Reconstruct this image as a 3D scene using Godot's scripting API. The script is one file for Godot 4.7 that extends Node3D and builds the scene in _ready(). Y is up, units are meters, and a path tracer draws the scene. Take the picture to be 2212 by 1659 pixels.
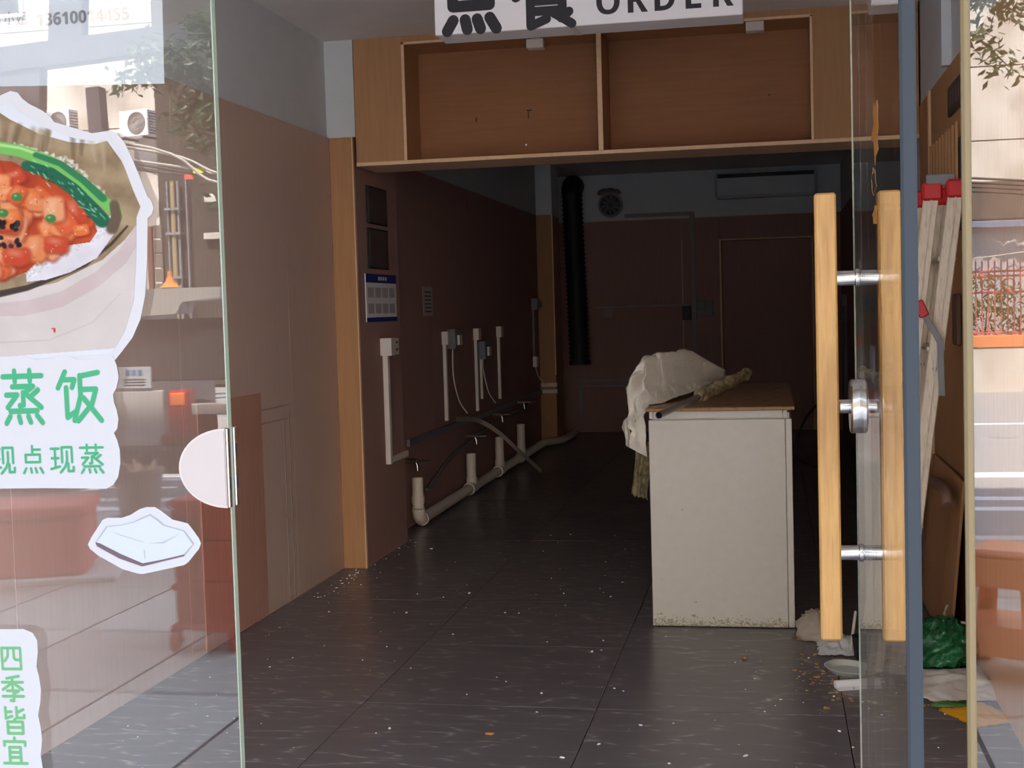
extends Node3D
# A narrow empty food shop seen from the pavement through its glass front. Units are metres, y is up,
# the shop runs along -z, the street lies towards +z and shows up in the glass as a reflection.

const FRONT := -1.6          # plane of the glass front
const WALL_L := -2.27        # face of the wood panels on the left wall
const WALL_R := 0.714
const BACK := -14.5
const CEIL := 2.783
const JOIN := 2.281          # top of the wood panels
const HEAD := 2.126          # underside of the header
const PORT := -6.8           # plane of the header and the pillar

var M := {}

# ---------------------------------------------------------------- mesh helpers
func start(smooth := false) -> SurfaceTool:
	var st := SurfaceTool.new()
	st.begin(Mesh.PRIMITIVE_TRIANGLES)
	st.set_smooth_group(0 if smooth else -1)
	return st

func tri(st: SurfaceTool, a: Vector3, b: Vector3, c: Vector3, out: Vector3) -> void:
	if (a - c).cross(a - b).dot(out) < 0.0:
		var t := b
		b = c
		c = t
	st.add_vertex(a)
	st.add_vertex(b)
	st.add_vertex(c)

func quad(st: SurfaceTool, a: Vector3, b: Vector3, c: Vector3, d: Vector3, out: Vector3) -> void:
	tri(st, a, b, c, out)
	tri(st, a, c, d, out)

func obox(st: SurfaceTool, xf: Transform3D, size: Vector3, bev := 0.0) -> void:
	var h := size * 0.5
	var c: float = minf(bev, minf(h.x, minf(h.y, h.z)) * 0.9)
	st.set_smooth_group(-1)
	for ax in 3:
		var u := (ax + 1) % 3
		var w := (ax + 2) % 3
		for s in [-1.0, 1.0]:
			var p := []
			for k in [[-1.0, -1.0], [1.0, -1.0], [1.0, 1.0], [-1.0, 1.0]]:
				var v := Vector3.ZERO
				v[ax] = s * h[ax]
				v[u] = k[0] * (h[u] - c)
				v[w] = k[1] * (h[w] - c)
				p.append(xf * v)
			var n := Vector3.ZERO
			n[ax] = s
			quad(st, p[0], p[1], p[2], p[3], xf.basis * n)
	if c <= 0.0:
		return
	for ax in 3:
		var u := (ax + 1) % 3
		var w := (ax + 2) % 3
		for su in [-1.0, 1.0]:
			for sw in [-1.0, 1.0]:
				var p := []
				for e in [[-1.0, 0], [1.0, 0], [1.0, 1], [-1.0, 1]]:
					var v := Vector3.ZERO
					v[ax] = e[0] * (h[ax] - c)
					v[u] = su * (h[u] - (c if e[1] == 1 else 0.0))
					v[w] = sw * (h[w] - (0.0 if e[1] == 1 else c))
					p.append(xf * v)
				var n := Vector3.ZERO
				n[u] = su
				n[w] = sw
				quad(st, p[0], p[1], p[2], p[3], xf.basis * n)
	for sx in [-1.0, 1.0]:
		for sy in [-1.0, 1.0]:
			for sz in [-1.0, 1.0]:
				var a := xf * Vector3(sx * h.x, sy * (h.y - c), sz * (h.z - c))
				var b := xf * Vector3(sx * (h.x - c), sy * h.y, sz * (h.z - c))
				var d := xf * Vector3(sx * (h.x - c), sy * (h.y - c), sz * h.z)
				tri(st, a, b, d, xf.basis * Vector3(sx, sy, sz))

func box(st: SurfaceTool, lo: Vector3, hi: Vector3, bev := 0.0) -> void:
	obox(st, Transform3D(Basis(), (lo + hi) * 0.5), (hi - lo).abs(), bev)

func bx(lo: Vector3, hi: Vector3, bev := 0.0) -> SurfaceTool:
	var st := start()
	box(st, lo, hi, bev)
	return st

# a bar of rectangular section from a to b; wide is measured along side
func bar(st: SurfaceTool, a: Vector3, b: Vector3, wide: float, thick: float, side := Vector3.RIGHT, bev := 0.0) -> void:
	var y := (b - a).normalized()
	var x := (side - y * side.dot(y)).normalized()
	var z := x.cross(y)
	obox(st, Transform3D(Basis(x, y, z), (a + b) * 0.5), Vector3(wide, a.distance_to(b), thick), bev)

func ring(p: Vector3, t: Vector3, r: float, n: int, ref: Vector3) -> PackedVector3Array:
	var u := ref - t * ref.dot(t)
	if u.length() < 0.01:
		u = Vector3(0.3, 0.1, 1).cross(t)
	u = u.normalized()
	var w := t.cross(u)
	var o := PackedVector3Array()
	for i in n:
		var a := TAU * i / n
		o.append(p + (u * cos(a) + w * sin(a)) * r)
	return o

func tube(st: SurfaceTool, pts: Array, rad, n := 12, caps := true) -> void:
	st.set_smooth_group(1)
	var rings := []
	var ref := Vector3(0.12, 1.0, 0.17)
	var first: Vector3 = (pts[1] - pts[0]).normalized()
	if absf(first.dot(ref.normalized())) > 0.9:
		ref = Vector3(1.0, 0.13, 0.2)
	for i in pts.size():
		var t: Vector3 = (pts[mini(i + 1, pts.size() - 1)] - pts[maxi(i - 1, 0)]).normalized()
		var r: float = rad[i] if rad is Array else rad
		rings.append(ring(pts[i], t, r, n, ref))
	for i in rings.size() - 1:
		for k in n:
			var l := (k + 1) % n
			var out: Vector3 = rings[i][k] + rings[i][l] + rings[i + 1][k] + rings[i + 1][l] - 2.0 * (pts[i] + pts[i + 1])
			quad(st, rings[i][k], rings[i][l], rings[i + 1][l], rings[i + 1][k], out)
	if caps:
		st.set_smooth_group(-1)
		for e in [0, pts.size() - 1]:
			var d: Vector3 = (pts[0] - pts[1]) if e == 0 else (pts[e] - pts[e - 1])
			for k in n:
				tri(st, pts[e], rings[e][k], rings[e][(k + 1) % n], d)

func tb(pts: Array, rad, n := 12, caps := true) -> SurfaceTool:
	var st := start(true)
	tube(st, pts, rad, n, caps)
	return st

# rounds a polyline through its points
func curve(pts: Array, steps := 6) -> Array:
	var o := []
	for i in pts.size() - 1:
		var a: Vector3 = pts[maxi(i - 1, 0)]
		var b: Vector3 = pts[i]
		var c: Vector3 = pts[i + 1]
		var d: Vector3 = pts[mini(i + 2, pts.size() - 1)]
		for k in steps:
			o.append(b.cubic_interpolate(c, a, d, float(k) / steps))
	o.append(pts[-1])
	return o

# turned shape: profile of (radius, height) round the y axis of xf
func lathe(st: SurfaceTool, prof: Array, xf: Transform3D, n := 24, smooth := true) -> void:
	for i in prof.size() - 1:
		st.set_smooth_group(i + 2 if smooth else -1)
		for k in n:
			var a := TAU * k / n
			var b := TAU * (k + 1) / n
			var p0 := xf * Vector3(prof[i].x * cos(a), prof[i].y, prof[i].x * sin(a))
			var p1 := xf * Vector3(prof[i].x * cos(b), prof[i].y, prof[i].x * sin(b))
			var p2 := xf * Vector3(prof[i + 1].x * cos(b), prof[i + 1].y, prof[i + 1].x * sin(b))
			var p3 := xf * Vector3(prof[i + 1].x * cos(a), prof[i + 1].y, prof[i + 1].x * sin(a))
			var dr: float = prof[i + 1].x - prof[i].x
			var dh: float = prof[i + 1].y - prof[i].y
			var m := (a + b) * 0.5
			var out := xf.basis * Vector3(cos(m) * dh, -dr, sin(m) * dh)
			if prof[i].x > 1e-5:
				tri(st, p0, p1, p2, out)
			if prof[i + 1].x > 1e-5:
				tri(st, p0, p2, p3, out)

# prism of a 2D outline: xf maps (x, y, 0) to the front face, the body runs to z = -depth
func prism(st: SurfaceTool, poly: Array, xf: Transform3D, depth: float) -> void:
	st.set_smooth_group(-1)
	var pk := PackedVector2Array(poly)
	var idx := Geometry2D.triangulate_polygon(pk)
	for k in range(0, idx.size(), 3):
		for s in [0.0, -depth]:
			var a := xf * Vector3(pk[idx[k]].x, pk[idx[k]].y, s)
			var b := xf * Vector3(pk[idx[k + 1]].x, pk[idx[k + 1]].y, s)
			var c := xf * Vector3(pk[idx[k + 2]].x, pk[idx[k + 2]].y, s)
			tri(st, a, b, c, xf.basis * Vector3(0, 0, 1 if s == 0.0 else -1))
	var cw := Geometry2D.is_polygon_clockwise(pk)
	for k in pk.size():
		var a := pk[k]
		var b := pk[(k + 1) % pk.size()]
		var e := b - a
		var o := Vector3(-e.y, e.x, 0) if cw else Vector3(e.y, -e.x, 0)
		quad(st, xf * Vector3(a.x, a.y, 0), xf * Vector3(b.x, b.y, 0), xf * Vector3(b.x, b.y, -depth), xf * Vector3(a.x, a.y, -depth), xf.basis * o)

# a sheet lofted through rows of points, doubled for thickness
func loft(st: SurfaceTool, rows: Array, thick := 0.0) -> void:
	st.set_smooth_group(1)
	var nr := rows.size()
	var nc: int = rows[0].size()
	for i in nr - 1:
		for k in nc - 1:
			var a: Vector3 = rows[i][k]
			var b: Vector3 = rows[i][k + 1]
			var c: Vector3 = rows[i + 1][k + 1]
			var d: Vector3 = rows[i + 1][k]
			st.set_smooth_group(1)
			var o := (b - a).cross(d - a)
			quad(st, a, b, c, d, o)
			if thick > 0.0:
				var f := o.normalized() * -thick
				st.set_smooth_group(2)
				quad(st, a + f, b + f, c + f, d + f, -o)

# crumpled closed lump, flattened where it meets the ground at y = 0 of its own axes
func crumple(center: Vector3, rad: Vector3, sd: int, amp := 0.35, freq := 2.2, nu := 26, nv := 16) -> SurfaceTool:
	var st := start(true)
	var nz := FastNoiseLite.new()
	nz.seed = sd
	nz.frequency = freq
	nz.fractal_type = FastNoiseLite.FRACTAL_RIDGED
	nz.fractal_octaves = 3
	var g := []
	for j in nv + 1:
		var row := []
		var th := PI * j / nv
		for i in nu + 1:
			var ph := TAU * (i % nu) / nu
			var d := Vector3(sin(th) * cos(ph), cos(th), sin(th) * sin(ph))
			var r := 1.0 + amp * nz.get_noise_3dv(d)
			var p := d * r * rad
			p.y = maxf(p.y, -rad.y * 0.55) + rad.y * 0.55
			row.append(center + p)
		g.append(row)
	st.set_smooth_group(1)
	for j in nv:
		for i in nu:
			var mid: Vector3 = (g[j][i] + g[j + 1][i + 1]) * 0.5 - center - Vector3(0, rad.y * 0.45, 0)
			quad(st, g[j][i], g[j][i + 1], g[j + 1][i + 1], g[j + 1][i], mid)
	return st

# ---------------------------------------------------------------- scene helpers
func obj(called: String, st: SurfaceTool, m: Material, parent: Node = self) -> MeshInstance3D:
	st.generate_normals()
	var o := MeshInstance3D.new()
	o.name = called
	o.mesh = st.commit()
	o.material_override = m
	parent.add_child(o, true)
	return o

func tag(o: Node, label: String, category := "", group := "", kind := "") -> Node:
	o.set_meta("label", label)
	if category != "":
		o.set_meta("category", category)
	if group != "":
		o.set_meta("group", group)
	if kind != "":
		o.set_meta("kind", kind)
	return o

func thing(called: String, label: String, category: String, at := Vector3.ZERO, group := "", turn := 0.0) -> Node3D:
	var o := Node3D.new()
	o.name = called
	add_child(o, true)
	o.position = at
	o.rotation.y = turn
	tag(o, label, category, group)
	return o

func setting(called: String, label: String) -> Node3D:
	var o := Node3D.new()
	o.name = called
	add_child(o, true)
	o.set_meta("label", label)
	o.set_meta("kind", "structure")
	return o

func mat(c: Color, rough := 0.6, metal := 0.0) -> StandardMaterial3D:
	var m := StandardMaterial3D.new()
	m.albedo_color = c
	m.roughness = rough
	m.metallic = metal
	return m

func c8(r: int, g: int, b: int) -> Color:
	return Color(r / 255.0, g / 255.0, b / 255.0)

func noise_tex(sd: int, freq: float, ramp: Array, kind := FastNoiseLite.FRACTAL_FBM, oct := 4, size := 512, warp := 0.0) -> NoiseTexture2D:
	var n := FastNoiseLite.new()
	n.seed = sd
	n.noise_type = FastNoiseLite.TYPE_SIMPLEX_SMOOTH
	n.frequency = freq
	n.fractal_type = kind
	n.fractal_octaves = oct
	if warp > 0.0:
		n.domain_warp_enabled = true
		n.domain_warp_amplitude = warp
		n.domain_warp_frequency = freq * 0.6
	var t := NoiseTexture2D.new()
	t.width = size
	t.height = size
	t.seamless = true
	t.noise = n
	if ramp.size() > 0:
		var g := Gradient.new()
		var offs := PackedFloat32Array()
		var cols := PackedColorArray()
		for r in ramp:
			offs.append(r[0])
			cols.append(r[1])
		g.offsets = offs
		g.colors = cols
		t.color_ramp = g
	return t

func textured(tex: Texture2D, scale: Vector3, rough := 0.6, world := true) -> StandardMaterial3D:
	var m := StandardMaterial3D.new()
	m.albedo_texture = tex
	m.roughness = rough
	m.uv1_triplanar = true
	m.uv1_world_triplanar = world
	m.uv1_scale = scale
	return m

func glass(tint: Color, alpha := 0.02) -> StandardMaterial3D:
	var m := mat(Color(tint.r, tint.g, tint.b, alpha), 0.0)
	m.transparency = BaseMaterial3D.TRANSPARENCY_ALPHA
	m.metallic_specular = 0.5
	return m

# ---------------------------------------------------------------- lettering made of brush strokes on a 0..100 grid, y down
const GLYPH := {
	"dian": [[50, 2, 50, 30], [50, 15, 82, 15], [22, 32, 80, 32, 80, 58, 22, 58, 22, 32], [22, 79, 12, 95], [41, 79, 44, 94], [60, 79, 65, 94], [80, 78, 90, 95]],
	"zheng": [[4, 12, 96, 12], [32, 2, 32, 22], [68, 2, 68, 22], [25, 31, 75, 31, 52, 44], [50, 42, 50, 65, 41, 66], [10, 46, 36, 46, 12, 69], [86, 38, 66, 51], [60, 47, 92, 70], [18, 76, 82, 76], [17, 85, 7, 98], [38, 86, 41, 97], [60, 86, 65, 97], [81, 85, 93, 98]],
	"fan": [[22, 4, 5, 34], [17, 19, 42, 19, 36, 34], [23, 34, 23, 90, 40, 80], [94, 7, 54, 13], [54, 12, 54, 50, 38, 96], [54, 38, 88, 38, 78, 66, 46, 97], [60, 54, 97, 97]],
	"xian": [[6, 14, 38, 14], [8, 46, 36, 46], [4, 82, 40, 74], [22, 14, 22, 78], [50, 60, 50, 10, 90, 10, 90, 60], [70, 24, 70, 54, 62, 74, 42, 94], [74, 64, 74, 90, 94, 90, 95, 76]],
	"si": [[8, 14, 92, 14, 92, 92, 8, 92, 8, 14], [36, 14, 34, 44, 20, 62], [62, 14, 62, 52, 70, 58, 84, 58]],
	"ji": [[78, 5, 26, 13], [6, 27, 94, 27], [50, 11, 50, 50], [48, 29, 8, 54], [52, 29, 92, 54], [26, 58, 76, 58, 52, 70], [52, 69, 52, 95, 38, 93], [6, 78, 94, 78]],
	"jie": [[14, 5, 14, 44, 40, 36], [14, 22, 38, 20], [60, 5, 60, 42, 90, 42, 91, 32], [88, 12, 60, 24], [52, 46, 44, 55], [20, 56, 82, 56, 82, 97, 20, 97, 20, 56], [20, 76, 82, 76]],
	"yi": [[50, 2, 50, 13], [8, 30, 8, 16, 92, 16, 92, 30], [28, 36, 28, 90], [72, 36, 72, 90], [28, 36, 72, 36], [28, 54, 72, 54], [28, 72, 72, 72], [4, 93, 96, 93]],
	"xiao": [[50, 6, 50, 92, 36, 86], [24, 32, 8, 66], [76, 32, 92, 66]],
	"jiejie": [[24, 6, 10, 56, 38, 92], [40, 30, 26, 66, 6, 92], [4, 32, 46, 32], [56, 10, 56, 88], [88, 10, 88, 88], [56, 10, 88, 10], [56, 34, 88, 34], [56, 60, 88, 60], [46, 90, 99, 90]],
	"tian": [[12, 16, 88, 16, 88, 90, 12, 90, 12, 16], [50, 16, 50, 90], [12, 53, 88, 53]],
	"can": [[10, 7, 46, 7], [26, 7, 8, 28], [22, 15, 44, 15, 24, 35], [54, 8, 88, 8, 60, 34], [60, 14, 92, 34], [50, 26, 6, 52], [50, 26, 94, 52], [28, 44, 76, 44, 76, 74, 28, 74], [28, 59, 76, 59], [28, 44, 28, 95, 52, 86], [60, 76, 90, 95], [86, 77, 74, 86]],
}

# one flat capsule for each leg of a stroke, lifted off its sheet by a hair
func write_glyph(st: SurfaceTool, which: String, xf: Transform3D, wide: float) -> void:
	st.set_smooth_group(-1)
	var lift := 0.0
	for s in GLYPH[which]:
		for k in range(0, s.size() - 2, 2):
			var a := Vector2(s[k] / 100.0, -s[k + 1] / 100.0)
			var b := Vector2(s[k + 2] / 100.0, -s[k + 3] / 100.0)
			var d := (b - a).normalized()
			var poly := []
			var base := d.angle()
			for i in 7:
				var t := base + PI / 2 + PI * i / 6.0
				poly.append(a + Vector2(cos(t), sin(t)) * wide * 0.5)
			for i in 7:
				var t := base - PI / 2 + PI * i / 6.0
				poly.append(b + Vector2(cos(t), sin(t)) * wide * 0.5)
			lift += 0.00002
			for i in range(1, poly.size() - 1):
				tri(st, xf * Vector3(poly[0].x, poly[0].y, lift), xf * Vector3(poly[i].x, poly[i].y, lift), xf * Vector3(poly[i + 1].x, poly[i + 1].y, lift), xf.basis.z)

func letters(text: String, height: float, bold := true) -> TextMesh:
	var f := SystemFont.new()
	f.font_names = PackedStringArray(["Droid Sans"])
	f.font_weight = 700 if bold else 400
	var t := TextMesh.new()
	t.font = f
	t.text = text
	t.font_size = 64
	t.pixel_size = height / 46.0
	t.depth = 0.0006
	t.curve_step = 2.0
	return t

func lettering(text: String, height: float, m: Material, at: Vector3, parent: Node, bold := true) -> MeshInstance3D:
	var o := MeshInstance3D.new()
	o.name = "lettering"
	o.mesh = letters(text, height, bold)
	o.material_override = m
	parent.add_child(o, true)
	o.position = at
	return o

# ---------------------------------------------------------------- materials
func make_materials() -> void:
	var wood := noise_tex(11, 0.012, [[0.0, c8(176, 133, 94)], [0.5, c8(181, 138, 99)], [1.0, c8(186, 143, 104)]], FastNoiseLite.FRACTAL_FBM, 5, 512, 12.0)
	M.wood = textured(wood, Vector3(5.0, 0.35, 5.0), 0.65)
	M.wood.metallic_specular = 0.25
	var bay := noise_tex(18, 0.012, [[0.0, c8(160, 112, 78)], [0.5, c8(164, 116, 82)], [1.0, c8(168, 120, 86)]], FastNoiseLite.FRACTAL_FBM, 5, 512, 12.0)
	M.wood_across_shaded = textured(bay, Vector3(0.35, 5.0, 5.0), 0.65)  # redder bay wood, also darkened for the shade in the recess
	M.wood_across_shaded.metallic_specular = 0.25
	var pale := noise_tex(17, 0.012, [[0.0, c8(195, 168, 153)], [0.5, c8(198, 172, 157)], [1.0, c8(201, 176, 161)]], FastNoiseLite.FRACTAL_FBM, 5, 512, 12.0)
	M.wood_hazed = textured(pale, Vector3(5.0, 0.35, 5.0), 0.36)  # left wall wood, paled and greyed to stand for haze
	var wallw := noise_tex(12, 0.012, [[0.0, c8(162, 127, 119)], [0.5, c8(166, 131, 123)], [1.0, c8(170, 135, 127)]], FastNoiseLite.FRACTAL_FBM, 5, 512, 12.0)
	M.wall_laminate = textured(wallw, Vector3(5.0, 0.35, 5.0), 0.7)
	M.wall_laminate.metallic_specular = 0.22
	var red := noise_tex(13, 0.012, [[0.0, c8(178, 132, 112)], [0.5, c8(184, 138, 118)], [1.0, c8(190, 144, 124)]], FastNoiseLite.FRACTAL_FBM, 5, 512, 12.0)
	M.wood_red = textured(red, Vector3(5.0, 0.35, 5.0), 0.32)
	var edge := noise_tex(14, 0.02, [[0.0, c8(230, 190, 148)], [1.0, c8(240, 204, 164)]])
	M.wood_edge = textured(edge, Vector3(3, 3, 3), 0.45)
	var ash := noise_tex(15, 0.014, [[0.0, c8(132, 94, 44)], [0.4, c8(149, 110, 54)], [0.7, c8(160, 120, 62)], [1.0, c8(136, 98, 46)]], FastNoiseLite.FRACTAL_FBM, 5, 512, 20.0)
	M.ash = textured(ash, Vector3(9.0, 0.7, 9.0), 0.42)
	var worn := noise_tex(16, 0.02, [[0.0, c8(112, 84, 58)], [0.4, c8(146, 114, 80)], [0.75, c8(164, 132, 96)], [1.0, c8(190, 166, 134)]], FastNoiseLite.FRACTAL_FBM, 5, 512, 10.0)
	M.worktop = textured(worn, Vector3(1.5, 1.5, 1.5), 0.4)
	var slate := []
	for k in 3:
		var t := noise_tex(21 + k, 0.006, [[0.0, c8(102, 97, 99)], [0.6, c8(107, 102, 104)], [0.78, c8(112, 107, 109)], [0.88, c8(140, 134, 134)], [0.97, c8(196, 190, 186)], [1.0, c8(204, 198, 194)]], FastNoiseLite.FRACTAL_RIDGED, 3, 1024, 30.0)
		var m := textured(t, Vector3(0.4, 1.0, 1.3), 0.2)
		m.roughness_texture = noise_tex(31 + k, 0.02, [[0.0, Color(0.86, 0.86, 0.86)], [1.0, Color(1, 1, 1)]])
		m.roughness = 0.34
		m.uv1_offset = Vector3(0.37 * k, 0, 0.21 * k)
		slate.append(m)
	M.slate = slate
	M.grout = mat(c8(38, 36, 38), 0.9)
	var paint := noise_tex(41, 0.02, [[0.0, c8(204, 208, 210)], [1.0, c8(209, 213, 215)]])
	M.paint = textured(paint, Vector3(0.5, 0.5, 0.5), 0.95)
	M.paint.metallic_specular = 0.25
	var ceil_t := noise_tex(42, 0.02, [[0.0, c8(234, 230, 227)], [1.0, c8(239, 236, 233)]])
	M.ceiling = textured(ceil_t, Vector3(0.4, 0.4, 0.4), 0.85)
	var lam := noise_tex(43, 0.03, [[0.0, c8(214, 211, 199)], [1.0, c8(219, 217, 206)]])
	M.laminate = textured(lam, Vector3(1.2, 1.2, 1.2), 0.4)
	M.plastic = mat(c8(228, 221, 210), 0.45)
	M.pvc = textured(noise_tex(44, 0.03, [[0.0, c8(228, 216, 200)], [1.0, c8(240, 230, 216)]]), Vector3(4, 4, 4), 0.42)
	M.chrome = mat(c8(205, 203, 200), 0.2, 1.0)
	M.satin = mat(c8(150, 142, 136), 0.45, 0.7)
	M.satin_face = mat(c8(132, 122, 118), 0.6, 0.15)
	M.alu = textured(noise_tex(45, 0.03, [[0.0, c8(172, 158, 138)], [0.35, c8(206, 194, 174)], [1.0, c8(216, 206, 188)]]), Vector3(6, 1, 6), 0.5)
	M.alu.metallic = 0.1
	M.red_plastic = mat(c8(190, 26, 34), 0.4)
	M.white = mat(c8(236, 236, 238), 0.5)
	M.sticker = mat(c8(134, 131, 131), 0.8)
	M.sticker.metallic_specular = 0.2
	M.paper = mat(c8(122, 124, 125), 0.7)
	M.ink = mat(c8(30, 28, 38), 0.55)
	M.ink_grey = mat(c8(48, 46, 48), 0.6)
	M.green_ink = mat(c8(14, 100, 62), 0.8)
	M.leaf_ink = mat(c8(58, 108, 62), 0.8)
	M.glass = glass(Color(0.06, 0.08, 0.07), 0.01)
	M.glass_edge = mat(c8(112, 118, 101), 0.35)
	M.black = mat(c8(22, 22, 24), 0.55)
	M.hose = mat(c8(20, 21, 24), 0.6)
	M.grey_plastic = mat(c8(120, 122, 126), 0.5)
	M.canvas = textured(noise_tex(46, 0.03, [[0.0, c8(236, 231, 214)], [0.5, c8(242, 238, 224)], [1.0, c8(245, 242, 230)]]), Vector3(3, 3, 3), 1.0)
	M.canvas.metallic_specular = 0.2
	M.stained = textured(noise_tex(47, 0.02, [[0.0, c8(56, 50, 34)], [0.3, c8(128, 116, 84)], [0.6, c8(176, 164, 128)], [1.0, c8(190, 178, 144)]], FastNoiseLite.FRACTAL_FBM, 5), Vector3(3, 3, 3), 0.8)
	M.concrete = textured(noise_tex(51, 0.012, [[0.0, c8(168, 158, 148)], [0.5, c8(200, 192, 183)], [1.0, c8(216, 210, 202)]], FastNoiseLite.FRACTAL_FBM, 6), Vector3(0.12, 0.12, 0.12), 0.9)
	M.dark_concrete = textured(noise_tex(52, 0.02, [[0.0, c8(44, 40, 35)], [0.5, c8(56, 51, 45)], [1.0, c8(70, 64, 57)]], FastNoiseLite.FRACTAL_FBM, 6), Vector3(0.2, 0.2, 0.2), 0.9)  # lowered so the brown building looks shaded; the stall canopy shares it
	M.asphalt = textured(noise_tex(53, 0.06, [[0.0, c8(136, 134, 134)], [1.0, c8(162, 160, 159)]]), Vector3(0.6, 0.6, 0.6), 0.8)
	var pave := []
	for k in 3:
		pave.append(textured(noise_tex(54 + k, 0.03, [[0.0, c8(150 + 9 * k, 139 + 9 * k, 127 + 9 * k)], [1.0, c8(190 + 8 * k, 180 + 8 * k, 168 + 8 * k)]], FastNoiseLite.FRACTAL_FBM, 5), Vector3(0.8, 0.8, 1.6), 0.75))
	M.paving = pave
	M.road_paint = mat(c8(226, 226, 224), 0.7)
	M.terracotta = mat(c8(204, 126, 82), 0.8)
	M.fence_red = mat(c8(186, 84, 74), 0.55)
	M.frame_grey = mat(c8(58, 58, 66), 0.8)
	M.car_white = mat(c8(150, 148, 146), 0.3)
	M.car_grey = mat(c8(112, 108, 106), 0.5)
	M.dark_glass = mat(c8(38, 38, 42), 0.12)
	M.lamp_red = mat(c8(150, 18, 20), 0.2)
	M.lamp_amber = mat(c8(220, 110, 30), 0.2)
	M.crate_red = mat(c8(184, 44, 40), 0.5)
	M.stool = mat(c8(232, 132, 94), 0.35)
	M.bark = textured(noise_tex(58, 0.04, [[0.0, c8(60, 50, 42)], [1.0, c8(102, 90, 78)]]), Vector3(3, 0.8, 3), 0.9)
	M.leaf = mat(c8(44, 66, 38), 0.5)
	M.leaf.backlight_enabled = true
	M.leaf.backlight = c8(40, 60, 26)
	M.hedge = mat(c8(86, 116, 62), 0.5)
	M.hedge.backlight_enabled = true
	M.hedge.backlight = c8(90, 110, 44)
	M.cable = mat(c8(52, 48, 46), 0.6)
	M.cable_light = mat(c8(170, 164, 156), 0.5)
	M.facade = textured(noise_tex(59, 0.02, [[0.0, c8(170, 164, 156)], [1.0, c8(196, 190, 182)]]), Vector3(0.3, 0.3, 0.3), 0.9)

func _ready() -> void:
	# ------------------------------------------------------------ camera, sky, sun, exposure
	var cam := Camera3D.new()
	cam.name = "camera"
	cam.position = Vector3(0, 1.35, 0)
	cam.rotation = Vector3(-0.05467, 0.19274, -0.0286)
	cam.fov = 31.95
	cam.near = 0.05
	cam.far = 300.0
	cam.current = true
	add_child(cam)

	var env := Environment.new()
	env.background_mode = Environment.BG_SKY
	var sky_mat := ProceduralSkyMaterial.new()
	sky_mat.sky_top_color = c8(176, 200, 232)
	sky_mat.sky_horizon_color = c8(226, 232, 240)
	sky_mat.ground_bottom_color = c8(120, 116, 110)
	sky_mat.ground_horizon_color = c8(170, 168, 164)
	sky_mat.sky_energy_multiplier = 1.0
	sky_mat.sun_angle_max = 1.0
	var sky := Sky.new()
	sky.sky_material = sky_mat
	env.sky = sky
	env.background_energy_multiplier = 4.6
	env.tonemap_mode = Environment.TONE_MAPPER_LINEAR
	env.tonemap_exposure = 3.45
	env.sdfgi_enabled = true
	env.ssao_enabled = true
	env.ssil_enabled = true
	var we := WorldEnvironment.new()
	we.name = "environment"
	we.environment = env
	add_child(we)

	var sun := DirectionalLight3D.new()
	sun.name = "sun"
	sun.light_color = Color(1.0, 0.955, 0.89)
	sun.light_energy = 6.0
	sun.light_angular_distance = 0.53
	sun.shadow_enabled = true
	add_child(sun)
	sun.look_at_from_position(Vector3.ZERO, Vector3(0.16, -0.82, 0.55))

	make_materials()
	build_shell()
	build_front()
	build_street()
	build_interior()
	build_stickers()
	build_rubbish()

# ---------------------------------------------------------------- the room
func panel_run(parent: Node, x0: float, x1: float, y0: float, y1: float, cuts: Array, m: Material) -> void:
	for k in cuts.size() - 1:
		obj("panel", bx(Vector3(x0, y0, cuts[k + 1] + 0.0003), Vector3(x1, y1, cuts[k] - 0.0003), 0.001), m, parent)

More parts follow.
